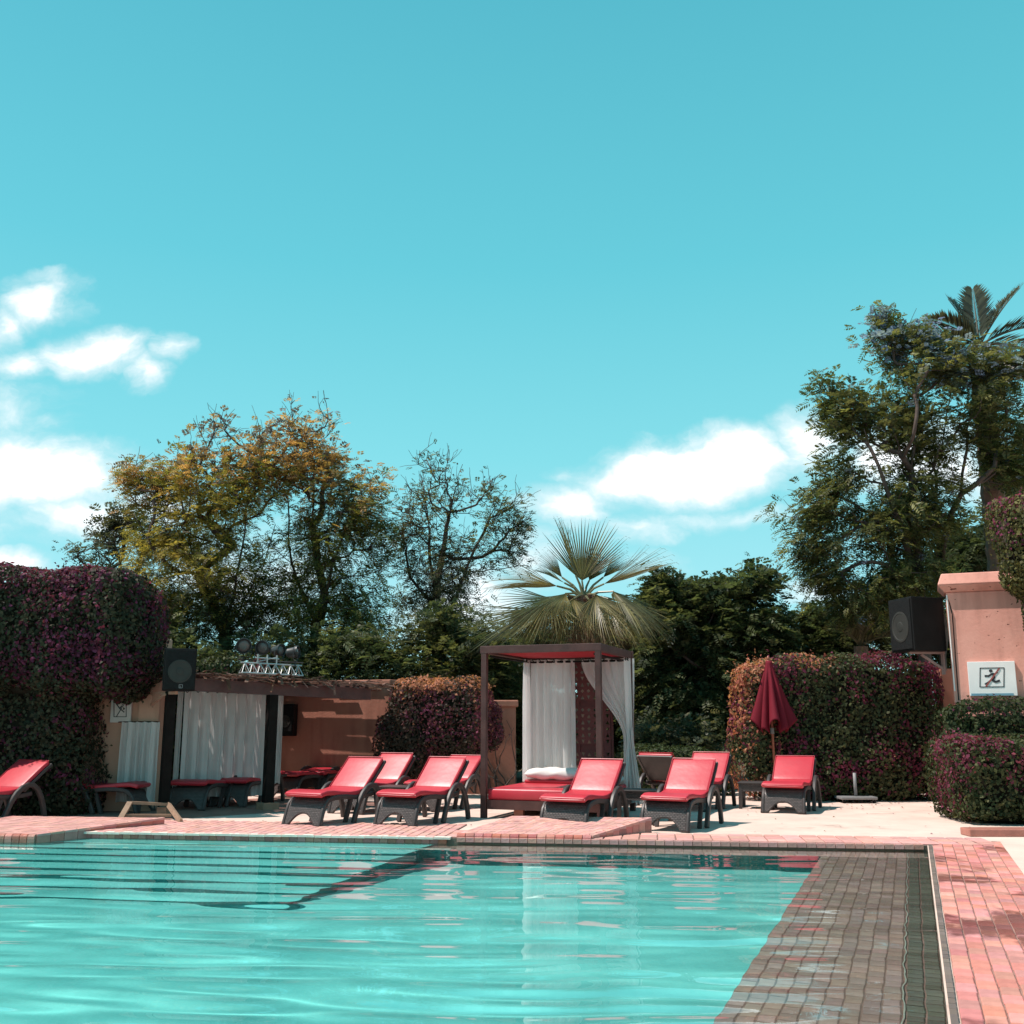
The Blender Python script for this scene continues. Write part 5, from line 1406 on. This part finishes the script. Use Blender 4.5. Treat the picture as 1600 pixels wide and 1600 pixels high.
# ------------------------------------------------------------------ loungers
def lounger_proto(flat=False, bh=.84):
    t = thing('sun_lounger', (0, 0, 0), 'x', 'sun lounger', 'red sun loungers')
    HW = .325
    # woven foot panel with an arch cut out of it
    path = [(-.055, 0), (-.030, .08), (.0, .17), (.035, .26), (.085, .325), (.16, .355), (.26, .362)]
    ln = [0]
    for a, b in zip(path[:-1], path[1:]): ln.append(ln[-1] + math.dist(a, b))
    def at(s_):
        for i in range(len(path) - 1):
            if s_ <= ln[i + 1] + 1e-9:
                f = (s_ - ln[i]) / (ln[i + 1] - ln[i]); return (path[i][0] + (path[i + 1][0] - path[i][0]) * f, path[i][1] + (path[i + 1][1] - path[i][1]) * f)
        return path[-1]
    rows, uvs = [], []
    nc, nr = 28, 16
    for j in range(nr + 1):
        row, uvr = [], []
        for i in range(nc + 1):
            x = (i / nc * 2 - 1) * HW; zz = .165 * max(0, 1 - (abs(x) / .215) ** 2.2)
            s0 = zz * 1.03; s_ = s0 + (ln[-1] - s0) * j / nr; y, z = at(s_)
            sc = 1 + .05 * (1 - min(1, z / .34)); row.append((x * sc, y - .02 * (1 - (x / HW) ** 2), z)); uvr.append((x, s_))
        rows.append(row); uvs.append(uvr)
    mb = MB(); mb.sheet(rows); o = mb.build('foot_panel', m_weave, t, smooth=True, off=False)
    flat_uv = [q for r_ in uvs for q in r_]; ul = o.data.uv_layers.new(name='UVMap')
    for l in o.data.loops: ul.data[l.index].uv = flat_uv[l.vertex_index]
    sm = o.modifiers.new('thickness', 'SOLIDIFY'); sm.thickness = .028; sm.offset = 0
    for sx in (-1, 1):
        x0 = sx * (HW - .045); x1 = sx * HW
        p = [(-.058, 0), (-.032, .08), (.0, .175), (.04, .265), (.10, .325), (.18, .350), (.32, .365), (.48, .362), (.64, .345), (.80, .335), (.96, .35), (1.10, .37)]
        MB().slab(p, min(x0, x1) + (.004 if sx > 0 else -.004), max(x0, x1) + (.004 if sx > 0 else -.004), .062).build('side_rail', m_wicker_plain, t, off=False, bevel=.012, auto=40)
        arc = [(.60, 0), (.665, .16), (.725, .28), (.80, .385), (.89, .46), (.98, .492), (1.07, .48), (1.15, .42), (1.22, .31), (1.275, .16), (1.31, 0)]
        xa = sx * (HW + .010); xb = sx * (HW + .068)
        MB().slab(arc, min(xa, xb), max(xa, xb), .070).build('arm', m_wicker_plain, t, off=False, bevel=.014, auto=40)
        MB().beam((sx * (HW - .03), .62, .34), (sx * (HW - .03), .50, 0), .05, .05, up=(1, 0, 0)).build('inner_leg', m_wicker_plain, t, off=False)
    mb = MB()
    for y in (.35, .55, .75, .95): mb.box((0, y, .335), (2 * HW - .09, .05, .025))
    mb.build('cross_slats', m_wicker_plain, t, off=False)
    cp = [(-.045, .395), (-.02, .41), (.08, .43), (.22, .428), (.40, .408), (.58, .392), (.74, .398), (.86, .418), (.93, .428)]
    def pad(path, hw, th_, name, mat):
        b = MB(); b.slab(path, -hw, hw, th_ + .010)
        o = b.build(name, mat, t, off=False)
        bv = o.modifiers.new('bevel', 'BEVEL'); bv.width = .030; bv.segments = 4; bv.limit_method = 'ANGLE'; bv.angle_limit = R(50)
        o.data.shade_smooth(); return o
    # subdivide the pad lengthwise and sag it a little so that the vinyl is not a board
    pad(cp, .315, .056, 'seat_cushion', m_red)
    if flat: bp = [(.925, .43), (1.15, .46), (1.36, .47), (1.52, .475)]
    else: bp = [(.915, .43), (1.00, .43 + .20 * (bh - .43)), (1.12, .43 + .47 * (bh - .43)), (1.25, .43 + .765 * (bh - .43)), (1.345 + (.84 - bh) * .5, bh)]
    pad(bp, .312, .052, 'back_cushion', m_red)
    sh = [(y + (.036 if not flat else 0), z - (.030 if not flat else .045)) for y, z in bp]
    MB().slab(sh, -.30, .30, .022).build('back_frame', m_wicker_plain, t, off=False)
    for sx in (-1, 1):
        MB().slab(sh, sx * .31 - .022, sx * .31 + .022, .045).build('back_rail', m_wicker_plain, t, off=False, bevel=.01)
    if not flat:
        for sx in (-1, 1): MB().tube([(sx * .312, y - .022, z + .020) for y, z in bp], .0055, 5).build('piping', m_red, t, off=False)
        MB().tube([(-.312, bp[-1][0] - .02, bp[-1][1] + .024), (.312, bp[-1][0] - .02, bp[-1][1] + .024)], .0055, 5).build('piping', m_red, t, off=False)
    # stitched seam piping round the front of the seat
    MB().tube([(-.317, -.045, .408), (-.2, -.052, .404), (0, -.055, .402), (.2, -.052, .404), (.317, -.045, .408)], .006, 5).build('piping', m_red, t, off=False)
    return t
pr = lounger_proto(); pr2 = lounger_proto(False, .79); pf = lounger_proto(True)
def put(proto, xy, psi, label):
    o = proto if not proto.get('used') else copy_tree(proto)
    proto['used'] = 1
    o.location = (xy[0], xy[1], o.location.z if False else .004); o.rotation_euler = (0, 0, -R(psi)); o['label'] = label
    if o.get('used'): del o['used']
    proto['used'] = 1
    return o
PSI = 27
g = lambda u, v: G(u, v)
lays = [(pr, g(475, 1291), 29, 'red cushioned wicker lounger in the front row, leftmost of that row beside the pergola'),
        (pr, g(620, 1291), PSI, 'red cushioned wicker lounger in the front row, just left of the canopy bed'),
        (pr, g(881, 1301), PSI, 'red cushioned wicker lounger standing right in front of the canopy bed'),
        (pr, g(1040, 1299), PSI, 'red cushioned wicker lounger nearest the pool, right of the brick platform'),
        (pr2, g(1225, 1271), 24, 'red cushioned wicker lounger under the closed parasol'),
        (pr2, Vector((-7.62, 14.3, 0)), 25, 'red cushioned wicker lounger cut by the left frame edge before the purple bougainvillea'),
        (pr, Vector((-2.50, 16.2, 0)), PSI, 'red cushioned wicker lounger in the second row behind the small side table'),
        (pr2, Vector((-1.42, 16.65, 0)), 29, 'red cushioned wicker lounger in the second row partly hidden by the left bed post'),
        (pr, Vector((2.78, 16.65, 0)), PSI, 'red cushioned wicker lounger with patchy shade just behind the lounger nearest the pool'),
        (pr, Vector((3.15, 18.6, 0)), 215, 'red lounger turned away from the pool, right of the canopy bed curtain'),
        (pf, A(221, 1275, 16.36), -85, 'flat laid lounger in shade behind the raw wood trestle'),
        (pf, g(292, 1266), 12, 'flat laid lounger in shade in front of the long speckled curtain, left one of two'),
        (pf, g(357, 1261), 12, 'flat laid lounger in shade in front of the long speckled curtain, right one of two'),
        (pf, g(445, 1246), 30, 'flat laid lounger in the dark under the pergola next to the second black post'),
        (pf, g(487, 1243), 30, 'flat laid lounger in the dark under the pergola against the terracotta wall')]
for L_ in lays: put(*L_)
for p in (pr, pr2, pf):
    if 'used' in p: del p['used']

# ------------------------------------------------------------------ side tables
def table_proto():
    t = thing('side_table', (0, 0, 0), 'x', 'side table', 'wicker side tables')
    MB().box((0, 0, .400), (.58, .48, .024)).build('table_top', m_wicker_plain, t, off=False, bevel=.008)
    b = MB()
    pts = [(-.27, -.22), (.27, -.22), (.27, .22), (-.27, .22), (-.27, -.22)]
    b.sheet([[(p[0], p[1], .388) for p in pts], [(p[0] * .97, p[1] * .97, .270) for p in pts]])
    o = b.build('apron', m_weave, t, off=False); ul = o.data.uv_layers.new(name='UVMap'); d = [0, .54, .98, 1.52, 1.96]
    for l in o.data.loops:
        q = l.vertex_index; ul.data[l.index].uv = (d[q % 5], .39 if q < 5 else .27)
    o.modifiers.new('thickness', 'SOLIDIFY').thickness = .012
    for sx in (-1, 1):
        for sy in (-1, 1):
            MB().beam((sx * .245, sy * .195, .388), (sx * .255, sy * .205, 0), .052, .052, up=(0, 1, 0)).build('leg', m_wicker_plain, t, off=False)
    return t
tpz = table_proto()
for i, (p, ps, lb) in enumerate(((g(622, 1272), 18, 'wicker side table between the two front loungers left of the canopy bed'), (A(998, 1200, 15.35), 20, 'wicker side table between the lounger by the bed and the one nearest the pool'), (A(1182, 1200, 17.2), 20, 'dark side table left of the lounger under the closed parasol'))):
    o = tpz if i == 0 else copy_tree(tpz); o.location = (p.x, p.y, .004); o.rotation_euler = (0, 0, -R(ps)); o['label'] = lb
# ------------------------------------------------------------------ canopy bed
ps = R(20); ba = Vector((math.sin(ps), math.cos(ps), 0)); br_ = Vector((math.cos(ps), -math.sin(ps), 0))
FLp = G(756, 1278); BWd, BDp, BH = 1.763, 1.92, 2.49
Lc = lambda x, y, z: FLp + br_ * x + ba * y + Vector((0, 0, z))
Rb = Matrix.Rotation(-ps, 3, 'Z')
t = thing('canopy_bed', Lc(BWd / 2, BDp / 2, 0), 'dark wood four post canopy bed with red roof and red mattress', 'canopy bed')
for x, y in ((0, 0), (BWd, 0), (0, BDp), (BWd, BDp)):
    MB().box(Lc(x, y, BH / 2 - .04), (.085, .085, BH - .08), Rb).build('post', m_darkwood, t, bevel=.006)
zt = BH - .055
for (x0, y0, x1, y1) in ((-.06, -.0, BWd + .06, -.0), (-.06, BDp, BWd + .06, BDp), (0, .047, 0, BDp - .047), (BWd, .047, BWd, BDp - .047)):
    MB().beam(Lc(x0, y0, zt), Lc(x1, y1, zt), .09, .11).build('roof_beam', m_darkwood, t, bevel=.005)
rows = []
for i in range(9):
    rows.append([Lc(.04 + (BWd - .08) * j / 8, .04 + (BDp - .08) * i / 8, BH - .075 - .045 * math.sin(math.pi * i / 8) * math.sin(math.pi * j / 8)) for j in range(9)])
o = MB().sheet(rows).build('roof_canvas', m_roofred, t, smooth=True); o.modifiers.new('thickness', 'SOLIDIFY').thickness = .008
zr = 2.34
for (x0, y0, x1, y1) in ((.05, BDp - .075, BWd - .05, BDp - .075), (.07, .06, .07, BDp - .04), (BWd - .07, .06, BWd - .07, BDp - .04)):
    MB().tube([Lc(x0, y0, zr), Lc(x1, y1, zr)], .016, 8).build('curtain_rod', m_black, t, smooth=True)
mb = MB()
for (x0, y0, x1, y1) in ((.05, .02, BWd - .05, .02), (.05, BDp - .02, BWd - .05, BDp - .02), (.0, .05, .0, BDp - .05), (BWd, .05, BWd, BDp - .05)): mb.beam(Lc(x0, y0, .19), Lc(x1, y1, .19), .05, .13)
mb.box(Lc(BWd / 2, BDp / 2, .235), (BWd - .1, BDp - .1, .03), Rb); mb.build('bed_frame', m_darkwood, t)
for x, y in ((.5, .15), (1.25, .15), (.5, 1.7), (1.25, 1.7)): MB().box(Lc(x, y, .062), (.14, .10, .125), Rb).build('foot_block', m_polewood, t)
mb = MB(); mb.box(Lc(BWd / 2, BDp / 2 - .01, .337), (BWd - .10, BDp - .02, .165), Rb); o = mb.build('mattress', m_red, t, bevel=.035); o.data.shade_smooth()
MB().box(Lc(.62, 1.62, .445), (.98, .42, .05), Rb).build('back_pad', m_red, t, bevel=.02)
# pierced wooden screen at the head
mb = MB(); x0, x1, z0, z1, yb = .80, 1.42, .30, 2.32, BDp + .05
nxh, nzh = 6, 20; cw, ch = (x1 - x0) / nxh, (z1 - z0) / nzh
def q3(x, z): return Lc(x, yb, z)
for i in range(nxh):
    for j in range(nzh):
        a, b = x0 + i * cw, z0 + j * ch; cx, cz = a + cw / 2, b + ch / 2
        if j % 7 == 6 or j == 0: mb.add([q3(a, b), q3(a + cw, b), q3(a + cw, b + ch), q3(a, b + ch)], [(0, 1, 2, 3)]); continue
        k = .30; up = 1 if (i + j) % 2 else -1
        hole = [(cx - cw * k, cz - up * ch * k), (cx + cw * k, cz - up * ch * k), (cx, cz + up * ch * k * 1.1)] if j % 3 else [(cx, cz - ch * k), (cx + cw * k, cz), (cx, cz + ch * k), (cx - cw * k, cz)]
        import mathutils.geometry as mg
        out_ = [(a, b), (a + cw, b), (a + cw, b + ch), (a, b + ch)]
        tri = mg.tessellate_polygon([[Vector((p[0], p[1], 0)) for p in out_], [Vector((p[0], p[1], 0)) for p in hole]])
        mb.add([q3(*p) for p in out_ + hole], [tuple(f) for f in tri])
m_screen = M('carved_red_wood', (.10, .022, .020), .6, .3, 6., .2, 50., .3)
o = mb.build('pierced_screen', m_screen, t); sm = o.modifiers.new('thickness', 'SOLIDIFY'); sm.thickness = .022
mb = MB()
for x in (x0 - .02, x1 + .02): mb.beam(Lc(x, yb, z0 - .05), Lc(x, yb, z1 + .03), .045, .04)
for z in (z0, z1 + .02): mb.beam(Lc(x0, yb, z), Lc(x1, yb, z), .042, .04)
mb.build('screen_frame', m_screen, t)

# bed curtains
zt = zr + .01
drape('curtain', 'wide sheer white curtain at the back left of the canopy bed', Lc(.10, BDp - .075, 0), Lc(.86, BDp - .075, 0), zt, .44, m_sheer, 5, .030, group='white bed curtains', seed=11, nx=90)
drape('curtain', 'narrow bright white curtain at the rear left bed post', Lc(.07, BDp - .34, 0), Lc(.07, BDp - .08, 0), zt, .44, m_sheer, 3, .030, group='white bed curtains', seed=12, nx=50)
def sw(t):
    k = min(1, t / .56); s_ = k * k * (3 - 2 * k); q = max(0, (t - .56) / .44)
    return (.42 * s_ + .06 * q, 1 - .78 * s_ + .22 * q, .06 * s_)
drape('curtain', 'white curtain swept to the right and tied at the rear right bed post', Lc(.98, BDp - .075, 0), Lc(1.70, BDp - .075, 0), zt, .12, m_sheer, 5, .022, sweep=sw, group='white bed curtains', seed=13, nx=70, nz=40)
def sw2(t):
    k = min(1, t / .56); s_ = k * k * (3 - 2 * k); q = max(0, (t - .56) / .44)
    return (.02 * s_ + .10 * q, 1 - .55 * s_ + .75 * q, -.02 * s_ - .06 * q)
drape('curtain', 'white curtain pinched halfway down, outermost at the right of the canopy bed', Lc(BWd - .02, BDp - .30, 0), Lc(BWd + .04, BDp + .10, 0), zt, .06, m_sheer, 4, .024, sweep=sw2, group='white bed curtains', seed=14, nx=60, nz=40)
def pillow(c, w, d, h, rz, mat, label, name='pillow', tilt=0.0):
    mb = MB(); nu, nv = 24, 12; rows = []
    for i in range(nu + 1):
        row = []
        for j in range(2 * nv + 1):
            a = 2 * math.pi * j / (2 * nv); s_ = (i / nu * 2 - 1)
            ed = (1 - abs(s_) ** 4) ** .5 if abs(s_) < 1 else 0
            y, z = math.copysign(abs(math.cos(a)) ** .7, math.cos(a)) * d / 2 * (.85 + .15 * ed), math.sin(a) * h / 2 * (ed * .92 + .08)
            z += .012 * math.sin(s_ * 9 + a * 2) * ed
            row.append((s_ * w / 2, y, z))
        rows.append(row)
    mb.sheet(rows); o = mb.build(name, mat, smooth=True); o.location = c; o.rotation_euler = (tilt, 0, rz)
    props(o, label, 'pillow', 'pillows on the canopy bed'); return o
pillow(Lc(.62, 1.58, .475 + .085), .98, .42, .19, -ps, m_pillow, 'long white bolster below the wide sheer curtain')
pillow(Lc(1.20, 1.62, .42 + .08), .46, .36, .17, -ps, m_gpillow, 'greyish pillow half hidden by the lounger back, beside the white bolster')
pillow(Lc(1.62, 1.40, .42 + .08), .28, .36, .16, -ps + .3, m_gpillow, 'small greyish pillow at the right edge of the bed mattress')

# ------------------------------------------------------------------ closed parasol
pb = A(1213, 1253, 18.5); pb.z = 0
t = thing('closed_parasol', pb, 'tall closed dark red parasol in front of the right bougainvillea', 'parasol')
MB().tube([pb + Vector((0, 0, .30)), pb + Vector((-.02, 0, 2.47))], .022, 10).build('pole', m_polewood, t, smooth=True)
MB().lathe([(.0, 0), (.018, .005), (.030, .03), (.030, .05), (.012, .085), (.0, .09)], pb + Vector((-.02, 0, 2.44)), 12).build('finial', m_polewood, t, smooth=True)
rows = []; KT, KA = 26, 128
for i in range(KT + 1):
    s_ = i / KT; row = []
    for j in range(KA + 1):
        a = 2 * math.pi * j / KA; f = math.cos(8 * a + .5); f4 = math.cos(4 * a + .3)
        rr = .035 + (.275 * s_ ** .85) * (1 + .28 * f * min(1, s_ * 3) + .20 * f4 * s_) * (.94 + .10 * math.cos(a - .2) * s_)
        if s_ < .08: rr = .035 + rr * .5
        zz = 2.44 - 1.20 * s_ + (.08 * f4 + .07 * f) * s_ ** 3 + .02 * s_
        a2 = a + .10 * s_ * math.sin(8 * a + .5) 
        row.append(pb + Vector((-.01 + rr * math.cos(a2), rr * math.sin(a2), zz)))
    rows.append(row)
o = MB().sheet(rows).build('canopy', m_redfab, t, smooth=True); o.modifiers.new('thickness', 'SOLIDIFY').thickness = .004
mb = MB()
for j in range(8):
    a = 2 * math.pi * j / 8 - .06; mb.tube([pb + Vector((.03 * math.cos(a), .03 * math.sin(a), 2.38)), pb + Vector((.20 * math.cos(a), .20 * math.sin(a), 1.34))], .008, 5)
mb.build('ribs', m_polewood, t)
MB().lathe([(.035, 0), (.035, .10)], pb + Vector((-.01, 0, 1.16)), 12).build('runner', m_grey, t)
MB().lathe([(.24, .004), (.25, .02), (.25, .05), (.22, .07), (.06, .09), (.04, .10), (.032, .34), (.026, .35)], pb, 24).build('base', m_grey, t, auto=30)

# spare parasol base on castors
c = A(1337, 1240, 18.35); c.z = 0
t = thing('parasol_base', c, 'empty wheeled parasol base with upright tube against the right bougainvillea', 'parasol base')
MB().box(c + Vector((0, 0, .085)), (.62, .40, .045)).build('plate', m_grey, t, bevel=.01)
MB().tube([c + Vector((0, 0, .10)), c + Vector((0, 0, .50))], .028, 10).build('tube', m_grey, t, smooth=True)
for sx in (-1, 1):
    for sy in (-1, 1):
        q = c + Vector((sx * .26, sy * .15, .034)); mb = MB(); mb.tube([q - Vector((.016, 0, 0)), q + Vector((.016, 0, 0))], .034, 12); mb.build('castor', m_black, t)
        MB().box(q + Vector((0, 0, .018)), (.05, .03, .022)).build('castor_fork', m_grey, t)

# red kerb block at the far right
a, b = G(1517, 1308), G(1640, 1308)
o = MB().box(((a.x + 8.4) / 2, a.y + .16, .045), (8.4 - a.x, .28, .088)).build('kerb_block', m_tileedge, bevel=.012)
props(o, 'red painted kerb stone lying in front of the dark hedge at far right', 'kerb')

# raw wood trestle by the left black post
t = thing('wooden_trestle', (-5.35, 15.25, 0), 'low raw wood trestle with splayed legs beside the left black post', 'trestle')
w_ = lambda u, v, Y: A(u, v, Y)
a, b = w_(203, 1254, 15.35), w_(188, 1280, 15.1); b.z = .02; MB().beam(a, b, .075, .04, up=(0, 1, 0)).build('leg', m_wood, t)
a, b = w_(263, 1257, 15.45), w_(282, 1288, 14.75); b.z = .02; MB().beam(a, b, .065, .04, up=(0, 1, 0)).build('leg', m_wood, t)
a, b = w_(190, 1274, 15.2), w_(268, 1274, 15.3); MB().beam(a, b, .05, .035).build('rail', m_wood, t)
a = w_(255, 1268, 15.6); MB().box((a.x, 15.6, .075), (.14, .16, .15)).build('post_block', m_wood, t)
MB().beam(w_(203, 1254, 15.36), w_(263, 1257, 15.46), .05, .04).build('top_bar', m_wood, t)

# fallen petals and leaves on the paving
rr_ = np.random.default_rng(77)
n_ = 900
P = np.stack([rr_.uniform(-6, 8, n_), rr_.uniform(13.2, 18.3, n_), np.full(n_, .012)], 1)
P = P[(rr_.random(n_) < np.where(P[:, 1] > 16.8, .8, .12))]
D = rr_.normal(size=P.shape); D[:, 2] *= .1; Nn = np.array([0, 0, 1.]) + rr_.normal(0, .2, P.shape)
o = np_quads('fallen_petals', leaf_quads(P, D, Nn, rr_.uniform(.025, .055, len(P)), .03), np.array([(.30, .09, .10), (.16, .10, .05), (.24, .06, .10)])[rr_.integers(0, 3, len(P))], m_leaf)
props(o, 'scattered dry petals on the pale paving', 'petals', None, 'stuff')
